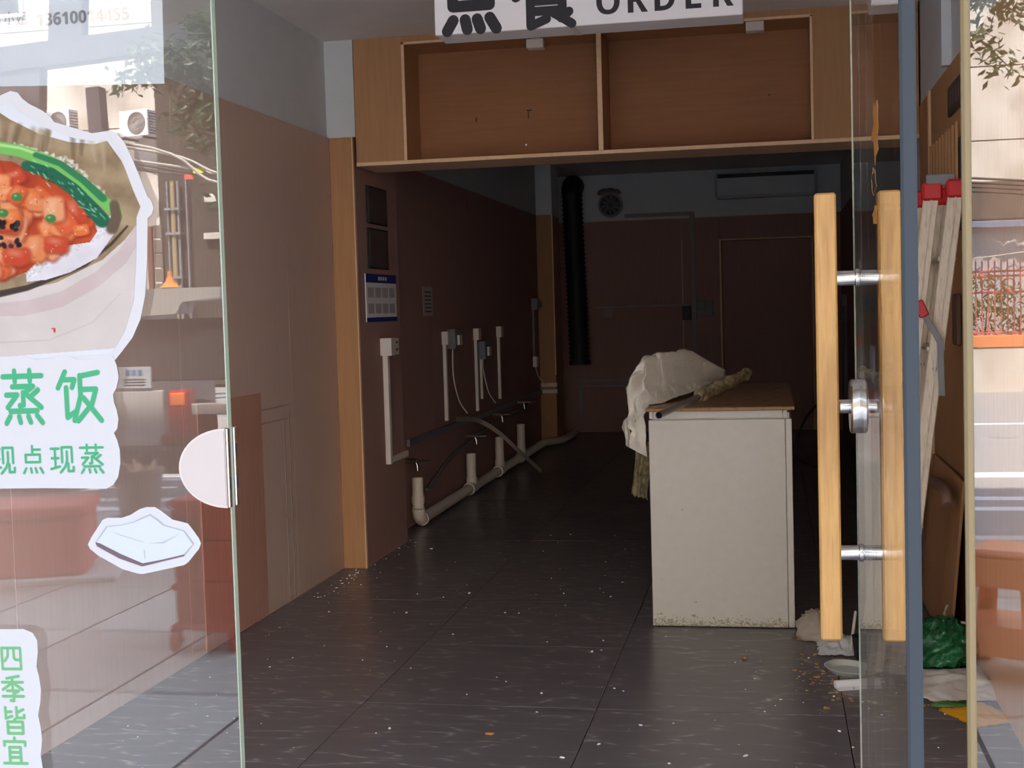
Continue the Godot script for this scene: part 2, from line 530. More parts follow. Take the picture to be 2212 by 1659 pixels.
func build_shell() -> void:
	# floor: a screed with separate slate-look tiles on it
	var fl := setting("floor", "glossy dark slate tiles with pale veins on the shop floor")
	obj("screed", bx(Vector3(WALL_L - 0.15, -0.2, BACK - 0.2), Vector3(WALL_R + 0.15, -0.012, FRONT + 0.05)), M.grout, fl)
	var xs := [WALL_L - 0.005, -1.42, -0.605, 0.212, WALL_R + 0.005]
	var zs := [FRONT + 0.05]
	for k in 17:
		var z := -1.98 - 0.815 * k
		if z > BACK:
			zs.append(z)
	zs.append(BACK)
	var rng := RandomNumberGenerator.new()
	rng.seed = 5
	for i in xs.size() - 1:
		for k in zs.size() - 1:
			var dy := rng.randf_range(-0.0006, 0.0006)
			obj("tile", bx(Vector3(xs[i] + 0.0015, -0.0115, zs[k + 1] + 0.0015), Vector3(xs[i + 1] - 0.0015, dy, zs[k] - 0.0015), 0.001), M.slate[(i * 2 + k) % 3], fl)

	var ce := setting("ceiling", "plain off-white shop ceiling in front of and behind the header")
	obj("front_slab", bx(Vector3(WALL_L - 0.2, CEIL, -7.0), Vector3(WALL_R + 0.2, CEIL + 0.25, FRONT + 0.1)), M.ceiling, ce)
	obj("rear_slab", bx(Vector3(WALL_L - 0.2, CEIL, BACK - 0.2), Vector3(WALL_R + 0.2, CEIL + 0.25, -7.0)), M.ceiling, ce)

	# left wall: painted masonry, wood panels up to the join
	var wl := setting("wall_left", "long left shop wall, grey paint above brown wood panels")
	obj("masonry", bx(Vector3(WALL_L - 0.25, -0.2, -7.3), Vector3(WALL_L - 0.01, CEIL + 0.1, FRONT + 0.1)), M.paint, wl)
	obj("masonry", bx(Vector3(WALL_L - 0.25, -0.2, BACK - 0.2), Vector3(WALL_L - 0.01, CEIL + 0.1, -7.3)), M.paint, wl)
	panel_run(wl, WALL_L - 0.01, WALL_L, 0.0, JOIN, [FRONT - 0.02, -2.45, -3.67, -4.89, -6.11, PORT + 0.001], M.wood_hazed)
	panel_run(wl, WALL_L - 0.01, WALL_L, 0.0, JOIN, [-7.62, -8.85, -10.07, -11.29, -12.51, BACK], M.wall_laminate)
	obj("board", bx(Vector3(WALL_L, 0.004, -5.7), Vector3(WALL_L + 0.004, 1.012, -5.02), 0.0005), M.wood_red, wl)  # added sheet; its redder colour paints the wall without reflected haze
	var trace_mat := mat(c8(150, 138, 128), 0.8)
	obj("glue_trace", bx(Vector3(WALL_L, 0.93, -6.06), Vector3(WALL_L + 0.0015, 0.935, -5.71)), trace_mat, wl)
	obj("glue_trace", bx(Vector3(WALL_L, 0.868, -6.04), Vector3(WALL_L + 0.0015, 0.873, -5.71)), trace_mat, wl)
	obj("glue_trace", bx(Vector3(WALL_L, 0.005, -6.06), Vector3(WALL_L + 0.0015, 0.935, -6.052)), trace_mat, wl)
	obj("glue_trace", bx(Vector3(WALL_L, 0.005, -5.99), Vector3(WALL_L + 0.0015, 0.87, -5.983)), trace_mat, wl)

	var wr := setting("wall_right", "right shop wall, grey paint above brown wood panels")
	obj("masonry", bx(Vector3(WALL_R + 0.01, -0.2, -7.0), Vector3(WALL_R + 0.25, CEIL + 0.1, FRONT + 0.1)), M.paint, wr)
	obj("masonry", bx(Vector3(WALL_R + 0.01, -0.2, BACK - 0.2), Vector3(WALL_R + 0.25, CEIL + 0.1, -7.0)), M.paint, wr)
	panel_run(wr, WALL_R, WALL_R + 0.01, 0.0, JOIN, [FRONT - 0.02, -2.9, -4.12, -5.34, -6.56, PORT + 0.001], M.wood)
	panel_run(wr, WALL_R, WALL_R + 0.01, 0.0, JOIN, [PORT - 0.4, -8.4, -9.62, -10.84, -12.06, BACK], M.wall_laminate)
	obj("trim_strip", bx(Vector3(WALL_R - 0.012, 0.0, -6.35), Vector3(WALL_R, JOIN, -6.31), 0.002), M.wood_edge, wr)
	obj("trim_strip", bx(Vector3(WALL_R - 0.03, JOIN, -5.72), Vector3(WALL_R + 0.01, CEIL, -5.67), 0.002), M.paint, wr)

	# back wall with a doorway
	var wb := setting("wall_back", "back wall of brown wood panels under grey paint")
	obj("masonry", bx(Vector3(WALL_L - 0.2, JOIN, BACK - 0.25), Vector3(WALL_R + 0.2, CEIL + 0.1, BACK - 0.01)), M.paint, wb)
	obj("masonry", bx(Vector3(WALL_L - 0.2, -0.1, BACK - 0.25), Vector3(-0.525, JOIN, BACK - 0.01)), M.paint, wb)
	obj("masonry", bx(Vector3(0.42, -0.1, BACK - 0.25), Vector3(WALL_R + 0.2, JOIN, BACK - 0.01)), M.paint, wb)
	obj("masonry", bx(Vector3(-0.525, 2.03, BACK - 0.25), Vector3(0.42, JOIN, BACK - 0.01)), M.paint, wb)
	for r in [[WALL_L, 0.0, -0.94, JOIN], [-0.936, 0.0, -0.54, JOIN], [-0.54, 2.045, 0.42, JOIN], [0.424, 0.0, WALL_R, JOIN]]:
		obj("panel", bx(Vector3(r[0], r[1], BACK - 0.01), Vector3(r[2], r[3], BACK), 0.0012), M.wall_laminate, wb)
	obj("cap_strip", bx(Vector3(-1.9, JOIN, BACK - 0.005), Vector3(WALL_R, JOIN + 0.008, BACK + 0.012), 0.002), M.wood_edge, wb)
	obj("edge_strip", bx(Vector3(-0.941, 0.6, BACK - 0.002), Vector3(-0.933, 2.05, BACK + 0.006), 0.001), M.wood_edge, wb)
	var d2 := setting("door_2", "shut doorway with a pale edge strip in the back wall")
	obj("door_leaf", bx(Vector3(-0.525, -0.05, BACK - 0.16), Vector3(0.42, 2.03, BACK - 0.12), 0.003), M.wall_laminate, d2)
	obj("frame_strip", bx(Vector3(-0.54, 0.0, BACK - 0.12), Vector3(-0.523, 2.045, BACK + 0.012), 0.002), M.wood_edge, d2)
	obj("frame_strip", bx(Vector3(0.418, 0.0, BACK - 0.12), Vector3(0.434, 2.045, BACK + 0.012), 0.002), M.wood_edge, d2)
	obj("frame_strip", bx(Vector3(-0.523, 2.03, BACK - 0.12), Vector3(0.418, 2.045, BACK + 0.012), 0.002), M.wood_edge, d2)

	# stub wall behind the left pillar: its narrow front is the pillar
	var ws := setting("wall_inner", "stub wall behind the tan pillar, brown wood on its side")
	obj("masonry", bx(Vector3(WALL_L - 0.05, -0.1, -7.61), Vector3(-2.16, CEIL + 0.1, PORT - 0.012)), M.paint, ws)
	obj("front_paint", bx(Vector3(WALL_L - 0.02, JOIN, PORT - 0.02), Vector3(-2.125, CEIL, PORT)), M.paint, ws)
	obj("front_board", bx(Vector3(WALL_L, 0.0, PORT - 0.02), Vector3(-2.147, JOIN, PORT), 0.002), M.wood, ws)
	obj("edge_strip", bx(Vector3(-2.147, 0.0, PORT - 0.02), Vector3(-2.141, JOIN, PORT + 0.004), 0.001), M.wood_edge, ws)
	obj("side_board", bx(Vector3(-2.16, 0.0, -7.62), Vector3(-2.147, CEIL, PORT - 0.02), 0.001), M.wall_laminate, ws)
	obj("end_board", bx(Vector3(WALL_L, 0.0, -7.632), Vector3(-2.147, CEIL, -7.62), 0.001), M.wall_laminate, ws)

	# header over the opening: two recessed bays between boards
	var hd := setting("wall_header", "brown wood header with two recessed panels above the opening")
	var z0 := PORT
	obj("stile", bx(Vector3(-2.122, HEAD + 0.012, z0 - 0.03), Vector3(-1.858, CEIL, z0), 0.001), M.wood, hd)
	obj("stile", bx(Vector3(0.214, HEAD + 0.012, z0 - 0.03), Vector3(WALL_R, CEIL, z0), 0.001), M.wood, hd)
	obj("top_rail", bx(Vector3(-1.858, 2.748, z0 - 0.34), Vector3(0.214, CEIL, z0), 0.001), M.wood, hd)
	obj("back_panel", bx(Vector3(-1.858, HEAD + 0.02, z0 - 0.34), Vector3(-0.845, 2.75, z0 - 0.325), 0.001), M.wood_across_shaded, hd)
	obj("back_panel", bx(Vector3(-0.822, HEAD + 0.02, z0 - 0.34), Vector3(0.214, 2.75, z0 - 0.325), 0.001), M.wood_across_shaded, hd)
	obj("jamb", bx(Vector3(-1.87, HEAD + 0.02, z0 - 0.34), Vector3(-1.857, 2.75, z0 - 0.03)), M.wood, hd)
	obj("jamb", bx(Vector3(0.213, HEAD + 0.02, z0 - 0.34), Vector3(0.226, 2.75, z0 - 0.03)), M.wood, hd)
	obj("divider", bx(Vector3(-0.843, HEAD + 0.02, z0 - 0.33), Vector3(-0.824, 2.75, z0 - 0.002)), M.wood, hd)
	obj("divider_edge", bx(Vector3(-0.846, HEAD + 0.012, z0 - 0.004), Vector3(-0.821, 2.75, z0 + 0.003), 0.001), M.wood_edge, hd)
	obj("bay_trim", bx(Vector3(-1.862, HEAD + 0.02, z0 - 0.01), Vector3(-1.847, 2.752, z0 + 0.004), 0.001), M.wood_edge, hd)
	obj("bay_trim", bx(Vector3(0.204, HEAD + 0.02, z0 - 0.01), Vector3(0.217, 2.752, z0 + 0.004), 0.001), M.wood_edge, hd)
	obj("bay_trim", bx(Vector3(-1.862, 2.74, z0 - 0.01), Vector3(0.217, 2.753, z0 + 0.004), 0.001), M.wood_edge, hd)
	obj("ledge", bx(Vector3(-2.122, HEAD, z0 - 0.35), Vector3(WALL_R, HEAD + 0.02, z0 + 0.006), 0.002), M.wood_edge, hd)
	obj("soffit", bx(Vector3(-2.147, HEAD + 0.004, z0 - 0.4), Vector3(WALL_R, HEAD + 0.03, z0 - 0.34)), M.wall_laminate, hd)
	obj("rear_board", bx(Vector3(-2.147, HEAD + 0.02, z0 - 0.4), Vector3(WALL_R, CEIL, z0 - 0.38)), M.wall_laminate, hd)

	# column in the back corner
	var col := setting("wall_column", "boxed wood column with a pale corner strip near the back wall")
	obj("shaft", bx(Vector3(WALL_L, 0.0, -13.55), Vector3(-2.11, JOIN, -13.1), 0.002), M.wood, col)
	obj("painted_top", bx(Vector3(WALL_L, JOIN, -13.55), Vector3(-2.11, CEIL, -13.1)), M.paint, col)
	obj("corner_strip", bx(Vector3(-2.116, 0.7, -13.1), Vector3(-2.104, JOIN, -13.088), 0.001), M.wood_edge, col)
	for y in [0.52, 0.585]:
		obj("clamp_strip", bx(Vector3(-2.26, y, -13.1), Vector3(-2.1, y + 0.04, -13.085), 0.003), M.plastic, col)

	# the shop's own building above and beside the glass front: it keeps the sun off the pavement
	var wf := setting("wall_front", "plain front of the shop's building above and beside the glass")
	obj("upper_wall", bx(Vector3(-14.0, 2.5, FRONT - 0.25), Vector3(14.0, 12.8, FRONT + 0.12)), M.facade, wf)
	obj("pier", bx(Vector3(-14.0, -0.2, FRONT - 0.25), Vector3(WALL_L - 0.02, 2.5, FRONT + 0.12)), M.facade, wf)
	obj("pier", bx(Vector3(WALL_R + 0.02, -0.2, FRONT - 0.25), Vector3(14.0, 2.5, FRONT + 0.12)), M.facade, wf)

	var aw := thing("added_awning", "plain grey slab added out of view to keep sky light off the shop front", "added_awning", Vector3.ZERO)  # unseen slab, added to cut the sky light on the glass front
	obj("slab", bx(Vector3(-6.0, 2.72, FRONT + 0.12), Vector3(5.0, 2.84, FRONT + 1.5), 0.01), M.facade, aw)

# ---------------------------------------------------------------- glass front and the open door
func build_front() -> void:
	var g0 := FRONT - 0.006
	var g1 := FRONT + 0.006
	var w1 := setting("window_1", "fixed glass pane with stickers, left of the open door")
	obj("pane", bx(Vector3(WALL_L, 0.004, g0), Vector3(-0.6805, 2.5, g1)), M.glass, w1)
	obj("polished_edge", bx(Vector3(-0.6805, 0.004, g0), Vector3(-0.6790, 2.5, g1), 0.0007), M.glass_edge, w1)
	var w2 := setting("window_2", "fixed glass pane right of the open door")
	obj("pane", bx(Vector3(0.2235, 0.004, g0), Vector3(WALL_R, 2.5, g1)), M.glass, w2)
	obj("edge_trim", bx(Vector3(0.2135, 0.004, g0 - 0.001), Vector3(0.2235, 2.5, g1 + 0.001), 0.003), mat(c8(92, 76, 46), 0.7), w2)

	# strike box of the lock, clamped on the free edge of the left pane
	var k := thing("strike_box", "satin metal half-round lock keeper clamped on the edge of the left glass pane", "lock keeper", Vector3(-0.6795, 1.1615, FRONT))
	var outline := []
	for i in 25:
		var a := PI / 2 + PI * i / 24.0
		outline.append(Vector2(cos(a) * 0.064, sin(a) * 0.0505))
	var inner := []
	for p in outline:
		inner.append(Vector2(p.x * 0.93 - 0.0015, p.y * 0.94))
	var st := start()
	prism(st, outline, Transform3D(Basis(), Vector3(0, 0, 0.016)), 0.0095)
	obj("front_cover", st, M.satin, k)
	st = start()
	prism(st, inner, Transform3D(Basis(), Vector3(0, 0, 0.0168)), 0.002)
	obj("face_plate", st, M.satin_face, k)
	st = start()
	prism(st, outline, Transform3D(Basis(), Vector3(0, 0, -0.0065)), 0.0095)
	obj("back_cover", st, M.satin, k)
	st = start()
	box(st, Vector3(0.0002, -0.0505, -0.016), Vector3(0.003, 0.0505, -0.0065), 0.001)
	box(st, Vector3(0.0002, -0.0505, 0.0065), Vector3(0.003, 0.0505, 0.016), 0.001)
	obj("edge_plate", st, M.chrome, k)
	for y in [-0.028, 0.012]:
		for z in [-0.0135, 0.009]:
			obj("bolt_slot", bx(Vector3(0.0025, y, z), Vector3(0.0034, y + 0.017, z + 0.0045)), M.black, k)

	# glass door, swung inwards by a right angle
	var d := setting("door_1", "glass door swung open into the shop, with a wooden bar handle")
	obj("leaf", bx(Vector3(0.140, 0.012, -2.385), Vector3(0.152, 2.46, -1.505)), M.glass, d)
	var seal := mat(c8(46, 49, 52), 0.9)
	seal.metallic_specular = 0.1
	obj("edge_seal", bx(Vector3(0.1375, 0.012, -1.506), Vector3(0.1545, 2.46, -1.496), 0.003), seal, d)
	for x in [0.1386, 0.152]:
		obj("polished_edge", bx(Vector3(x, 0.012, -2.387), Vector3(x + 0.0014, 2.46, -2.383)), M.glass_edge, d)
	for x in [0.0715, 0.181]:
		obj("handle_bar", bx(Vector3(x, 0.781, -2.325), Vector3(x + 0.035, 1.529, -2.285), 0.003), M.ash, d)
	for y in [1.388, 0.927]:
		st = start(true)
		var xf := Transform3D(Basis(Vector3(0, -1, 0), Vector3(1, 0, 0), Vector3(0, 0, 1)), Vector3(0.1065, y, -2.305))
		lathe(st, [Vector2(0, 0), Vector2(0.0125, 0), Vector2(0.0125, 0.029), Vector2(0.015, 0.0305), Vector2(0.015, 0.0335)], xf, 20)
		lathe(st, [Vector2(0.015, 0.0455), Vector2(0.015, 0.0485), Vector2(0.0125, 0.05), Vector2(0.0125, 0.0745), Vector2(0, 0.0745)], xf, 20)
		obj("standoff", st, M.chrome, d)
	st = start(true)
	var lx := Transform3D(Basis(Vector3(0, -1, 0), Vector3(1, 0, 0), Vector3(0, 0, 1)), Vector3(0.14, 1.172, -2.33))
	lathe(st, [Vector2(0, -0.034), Vector2(0.011, -0.034), Vector2(0.012, -0.03), Vector2(0.012, -0.014), Vector2(0.043, -0.014), Vector2(0.046, -0.011), Vector2(0.046, 0)], lx, 28)
	lathe(st, [Vector2(0.046, 0.012), Vector2(0.046, 0.022), Vector2(0.043, 0.025), Vector2(0.0, 0.025)], lx, 28)
	obj("lock", st, M.chrome, d)
	obj("red_label", bx(Vector3(0.1525, 1.11, -2.25), Vector3(0.1532, 1.21, -2.09)), mat(c8(160, 28, 38), 0.5), d)
	obj("white_label", bx(Vector3(0.1525, 1.212, -2.25), Vector3(0.1532, 1.28, -2.12)), M.sticker, d)
	# amber streaks on the glass
	var trace_mat := mat(c8(120, 76, 26), 0.4)
	var rng := RandomNumberGenerator.new()
	rng.seed = 8
	for blot in [[1.625, 1.525, -1.95, -1.79], [1.535, 1.49, -1.98, -1.84], [1.48, 1.45, -1.96, -1.83], [1.37, 1.32, -1.86, -1.8]]:
		var poly := []
		for i in 18:
			var a := TAU * i / 18.0
			poly.append(Vector2((blot[2] + blot[3]) * 0.5 + cos(a) * (blot[3] - blot[2]) * 0.5 * rng.randf_range(0.35, 1.0), (blot[0] + blot[1]) * 0.5 + sin(a) * (blot[0] - blot[1]) * 0.5 * rng.randf_range(0.6, 1.0)))
		st = start()
		prism(st, poly, Transform3D(Basis(Vector3(0, 0, 1), Vector3(0, 1, 0), Vector3(-1, 0, 0)), Vector3(0.1395, 0, 0)), 0.0004)
		obj("amber_streak", st, trace_mat, d)

# ---------------------------------------------------------------- the street behind the camera, mirrored in the glass
func leaf_cloud(st: SurfaceTool, tips: Array, per: int, spread: float, size: float, sd: int) -> void:
	var rng := RandomNumberGenerator.new()
	rng.seed = sd
	st.set_smooth_group(-1)
	for t in tips:
		for k in per:
			var p: Vector3 = t + Vector3(rng.randfn(), rng.randfn() * 0.7, rng.randfn()) * spread
			var dir := Vector3(rng.randfn(), rng.randfn() * 0.5 - 0.6, rng.randfn()).normalized()
			var side := dir.cross(Vector3(rng.randfn(), rng.randfn(), rng.randfn())).normalized()
			var l := size * rng.randf_range(0.7, 1.3)
			var fold := dir.cross(side) * l * 0.08
			var a := p
			var b := p + dir * l * 0.5 + side * l * 0.19 + fold
			var c := p + dir * l
			var e := p + dir * l * 0.5 - side * l * 0.19 + fold
			tri(st, a, b, c, fold)
			tri(st, a, c, e, fold)

func ac_unit(at: Vector3, label: String, turn := 0.0) -> void:
	var t := thing("air_conditioner", label, "air conditioner", at, "outdoor units on the sunlit building", turn)
	obj("casing", bx(Vector3(-0.42, 0, -0.17), Vector3(0.42, 0.62, 0.17), 0.02), M.white, t)
	var st := start(true)
	var xf := Transform3D(Basis(Vector3(1, 0, 0), Vector3(0, 0, -1), Vector3(0, 1, 0)), Vector3(0.1, 0.31, -0.17))
	lathe(st, [Vector2(0.26, 0.0), Vector2(0.255, 0.018), Vector2(0.235, 0.018), Vector2(0.23, 0.004)], xf, 28)
	for r in [0.06, 0.11, 0.16, 0.2]:
		lathe(st, [Vector2(r, 0.004), Vector2(r, 0.014), Vector2(r + 0.008, 0.014), Vector2(r + 0.008, 0.004)], xf, 24)
	obj("fan_guard", st, M.car_grey, t)
	st = start(true)
	lathe(st, [Vector2(0.235, 0.002), Vector2(0, 0.002)], xf, 28)
	obj("fan_opening", st, mat(c8(150, 146, 142), 0.7), t)
	for k in 8:
		obj("vent_slat", bx(Vector3(0.418, 0.06 + 0.065 * k, -0.13), Vector3(0.43, 0.08 + 0.065 * k, 0.13)), M.frame_grey, t)
	for x in [-0.3, 0.3]:
		obj("bracket", bx(Vector3(x - 0.02, -0.05, -0.2), Vector3(x + 0.02, 0.0, 0.32), 0.004), M.frame_grey, t)

func build_street() -> void:
	# pavement slabs
	var pv := setting("pavement", "tan stone paving slabs in front of the shop")
	obj("bedding", bx(Vector3(-14, -0.25, FRONT + 0.05), Vector3(14, -0.0025, 4.55)), M.grout, pv)
	var k := 0
	for ix in 17:
		for iz in 7:
			var x := -6.6 + 0.6 * ix
			var z := -1.43 + 0.9 * iz
			var z1 := minf(z + 0.9, 4.55)
			if z < 4.5:
				obj("slab", bx(Vector3(x + 0.007, -0.0115, z + 0.007), Vector3(x + 0.593, 0, z1 - 0.007), 0.003), M.paving[(ix + 2 * iz) % 3], pv)
	for iz in 6:
		obj("slab", bx(Vector3(-14, -0.0115, -1.43 + 0.9 * iz), Vector3(-6.603, 0, minf(-0.535 + 0.9 * iz, 4.55))), M.paving[iz % 3], pv)
		obj("slab", bx(Vector3(3.6, -0.0115, -1.43 + 0.9 * iz), Vector3(14, 0, minf(-0.535 + 0.9 * iz, 4.55))), M.paving[(iz + 1) % 3], pv)
	var kb := setting("kerb", "pale stone kerb along the road")
	for i in 28:
		obj("kerbstone", bx(Vector3(-14 + i, -0.2, 4.55), Vector3(-13.006 + i, 0.004, 4.7), 0.01), M.concrete, kb)
	var rd := setting("road", "grey asphalt road with white lane lines")
	obj("asphalt", bx(Vector3(-40, -0.3, 4.7), Vector3(40, -0.06, 60)), M.asphalt, rd)
	for z in [4.85, 6.02, 6.5, 7.75, 12.3]:
		obj("lane_line", bx(Vector3(-40, -0.06, z), Vector3(40, -0.057, z + (0.3 if z == 7.75 else 0.17))), M.road_paint, rd)

	# low wall with a railing across the road
	var fz := 17.6
	var rw := setting("wall_street", "low concrete wall with an orange coping across the road")
	obj("base", bx(Vector3(0.5, -0.1, fz), Vector3(12, 0.60, fz + 0.35), 0.01), M.concrete, rw)
	obj("coping", bx(Vector3(0.5, 0.6, fz - 0.02), Vector3(12, 0.78, fz + 0.37), 0.01), M.terracotta, rw)
	var fe := thing("fence", "red iron railing with pointed bars on the low concrete wall", "fence", Vector3(0, 0.78, fz + 0.15))
	for y in [0.02, 0.62, 0.86, 0.93]:
		obj("rail", bx(Vector3(1.6, y, -0.015), Vector3(5.6, y + 0.03, 0.015), 0.003), M.fence_red, fe)
	for i in 45:
		var x := 1.62 + 0.09 * i
		var st := start()
		box(st, Vector3(x, 0.0, -0.01), Vector3(x + 0.018, 1.07, 0.01))
		lathe(st, [Vector2(0.017, 1.07), Vector2(0.0, 1.13)], Transform3D(Basis(), Vector3(x + 0.009, 0, 0)), 4, false)
		obj("picket", st, M.fence_red, fe)
	for i in 12:
		var st := start(true)
		lathe(st, [Vector2(0.09, -0.008), Vector2(0.09, 0.008), Vector2(0.072, 0.008), Vector2(0.072, -0.008), Vector2(0.09, -0.008)], Transform3D(Basis(Vector3(1, 0, 0), Vector3(0, 0, 1), Vector3(0, -1, 0)), Vector3(1.85 + 0.32 * i, 0.755, 0)), 16)
		obj("scroll", st, M.fence_red, fe)
	var tips := []
	var rng := RandomNumberGenerator.new()
	rng.seed = 77
	for i in 260:
		tips.append(Vector3(rng.randf_range(1.4, 5.8), rng.randf_range(0.8, 1.62), fz + rng.randf_range(0.78, 1.0)))
	var hs := start()
	leaf_cloud(hs, tips, 16, 0.09, 0.09, 3)
	var hedge := thing("hedge", "green and yellow hedge behind the red railing", "hedge", Vector3.ZERO)
	var hl := obj("leaves", hs, M.hedge, hedge)
	hl.set_meta("kind", "stuff")
	for i in 8:
		obj("stem", tb([Vector3(1.7 + 0.5 * i, 0.55, fz + 0.9), Vector3(1.75 + 0.5 * i, 1.2, fz + 0.9)], [0.02, 0.008], 6), M.bark, hedge)
	obj("planter", bx(Vector3(1.2, -0.06, fz + 0.42), Vector3(6.2, 0.58, fz + 1.3)), M.concrete, hedge)

	# stall with a canopy and clear plastic curtains
	var sl := thing("street_stall", "street stall with grey canopy, blue edge trim and clear plastic curtains", "stall", Vector3(0, 0, 20.5))
	var st := start()
	bar(st, Vector3(4.4, 2.62, 0), Vector3(4.4, 3.5, 3.2), 6.0, 0.08, Vector3.RIGHT, 0.01)
	obj("canopy", st, M.dark_concrete, sl)
	obj("edge_trim", bx(Vector3(1.4, 2.5, -0.06), Vector3(7.4, 2.62, 0.0), 0.01), mat(c8(112, 122, 146), 0.5), sl)
	obj("back_wall", bx(Vector3(1.4, 0, 3.0), Vector3(7.4, 3.4, 3.1)), M.concrete, sl)
	for i in 5:
		obj("post", tb([Vector3(1.5 + 1.45 * i, 0, 0.05), Vector3(1.5 + 1.45 * i, 2.55, 0.05)], 0.03, 10), M.satin, sl)
	var film := mat(Color(0.9, 0.9, 0.92, 0.4), 0.4)
	film.transparency = BaseMaterial3D.TRANSPARENCY_ALPHA
	for i in 4:
		var rows := []
		for j in 8:
			var row := []
			for q in 25:
				var x := 1.55 + 1.45 * i + 1.35 * q / 24.0
				row.append(Vector3(x, 2.5 - 0.3 * j, 0.1 + 0.05 * sin(q * 1.3 + i) * (0.4 + 0.1 * j) + 0.02 * sin(q * 3.1)))
			rows.append(row)
		st = start(true)
		loft(st, rows)
		obj("plastic_curtain", st, film, sl)
	obj("rope", tb(curve([Vector3(1.5, 2.0, -0.05), Vector3(3.0, 1.98, -0.05), Vector3(4.5, 2.12, -0.05), Vector3(7.0, 2.4, -0.05)]), 0.012, 6), M.cable_light, sl)

	# pale building above the stall
	var bc := thing("apartment_building", "pale sunlit concrete building with panel joints rising above the stall", "building", Vector3(2.0, 0, 26.8))
	for r in 5:
		for c in 3:
			obj("wall_panel", bx(Vector3(5.0 * c + 0.012, 1.55 * r * 1.0 + 0.012, 0), Vector3(5.0 * c + 4.988, 1.55 * r + 1.538, 0.2), 0.004), M.concrete, bc)
	obj("core", bx(Vector3(0, 0, 0.15), Vector3(15, 16, 6)), M.concrete, bc)
	obj("upper_wall", bx(Vector3(0, 7.762, 0), Vector3(15, 16, 0.2)), M.concrete, bc)
	# wires strung in front of it
	for i in 4:
		var wy := 3.05 + 0.09 * i
		tag(obj("overhead_wire", tb(curve([Vector3(0.5, wy + 0.3, 19.9), Vector3(3.6, wy - 0.02 * i, 19.9), Vector3(5.5, wy - 0.1, 19.9), Vector3(12, wy + 0.35, 19.9)]), 0.02, 6), M.cable), "dark wire strung above the stall canopy", "wire", "wires above the stall canopy")

	# street tree whose leaves hang into the right pane
	var t2 := thing("street_tree", "leafy street tree in front of the pale building above the stall", "tree", Vector3(1.6, 0, 15.5))
	obj("trunk", tb([Vector3(0, -0.1, 0), Vector3(0.05, 2.5, 0), Vector3(0.0, 4.4, 0.05), Vector3(0.3, 6.2, 0.1)], [0.14, 0.11, 0.09, 0.05], 10), M.bark, t2)
	var tp := []
	for b in [[2.0, 5.8, 0.0], [1.8, 5.0, 0.2], [1.55, 5.35, -0.3], [2.1, 6.4, 0.3], [0.6, 6.9, 0], [1.5, 4.35, 0.0], [1.2, 6.4, 0.4], [-0.8, 6.3, 0.2]]:
		var tip := Vector3(b[0], b[1], b[2])
		var br := curve([Vector3(0.05, 4.3, 0.05), tip * 0.55 + Vector3(0, 2.5, 0), tip], 5)
		obj("branch", tb(br, [0.05, 0.048, 0.045, 0.04, 0.036, 0.032, 0.028, 0.022, 0.017, 0.012, 0.007], 6), M.bark, t2)
		for q in range(5, br.size()):
			tp.append(br[q])
	st = start()
	leaf_cloud(st, tp, 26, 0.16, 0.15, 12)
	var lv := obj("crown", st, M.leaf, t2)
	lv.set_meta("kind", "stuff")

	# sunlit building opposite, seen in the left pane
	var ax: float = -14.131
	var ba := thing("office_building", "sunlit beige concrete building with two outdoor units opposite the shop", "building", Vector3(ax, 0, 26.8))
	obj("core", bx(Vector3(-16, 0, 0.15), Vector3(0, 16, 7)), M.concrete, ba)
	var ys := [0.0, 2.95, 5.96, 7.68, 8.4, 9.6, 16.0]
	for r in ys.size() - 1:
		for c in 3:
			obj("wall_panel", bx(Vector3(-16 + 5.333 * c, ys[r] + 0.012, 0), Vector3(-16 + 5.333 * (c + 1) - 0.02, ys[r + 1] - 0.012, 0.2), 0.004), M.concrete, ba)
	var wn := obj("window", bx(Vector3(-5.6, 8.75, -0.06), Vector3(-3.45, 10.4, 0.05), 0.01), M.white, ba)
	obj("glazing", bx(Vector3(-5.5, 8.85, -0.07), Vector3(-4.55, 10.3, -0.055)), M.dark_glass, wn)
	obj("glazing", bx(Vector3(-4.45, 8.85, -0.07), Vector3(-3.55, 10.3, -0.055)), M.dark_glass, wn)
	ac_unit(Vector3(-14.556, 5.665, 26.4), "white outdoor unit with round fan guard beside the hanging leaves", 0.25)
	ac_unit(Vector3(-16.544, 5.784, 26.4), "white outdoor unit partly hidden by the bowl sticker", 0.25)

	# brown building next to it, its shade put into the wall colour
	var bb := thing("shop_building", "brown rendered building, darkened to look shaded, with drain pipes next to the sunlit building", "building", Vector3(0, 0, 22.8))
	obj("wall", bx(Vector3(-12.395, 0, 0), Vector3(0.8, 16, 3.5)), M.dark_concrete, bb)
	for q in [[-12.160, 0.022], [-12.037, 0.055], [-11.925, 0.03], [-11.741, 0.02]]:
		obj("drain_pipe", tb([Vector3(q[0], 1.0, -0.1), Vector3(q[0], 4.2, -0.1)], q[1], 10), mat(c8(146, 128, 92), 0.6) if q[1] > 0.045 else M.grey_plastic, bb)
	for y in [2.2, 3.1, 3.6]:
		obj("pipe_clamp", bx(Vector3(-12.190, y, -0.2), Vector3(-11.863, y + 0.05, 0.0)), M.grey_plastic, bb)
	obj("lintel", bx(Vector3(-11.35, 3.736, -0.12), Vector3(-10.798, 3.901, 0), 0.01), M.concrete, bb)
	obj("sill", bx(Vector3(-11.383, 2.981, -0.15), Vector3(-10.832, 3.111, 0), 0.01), M.concrete, bb)
	for i in 6:
		obj("brick_course", bx(Vector3(-12.522, 1.55 + 0.3 * i, -0.05), Vector3(-12.336, 1.82 + 0.3 * i, 0.0), 0.008), mat(c8(104, 94, 84), 0.9), bb)
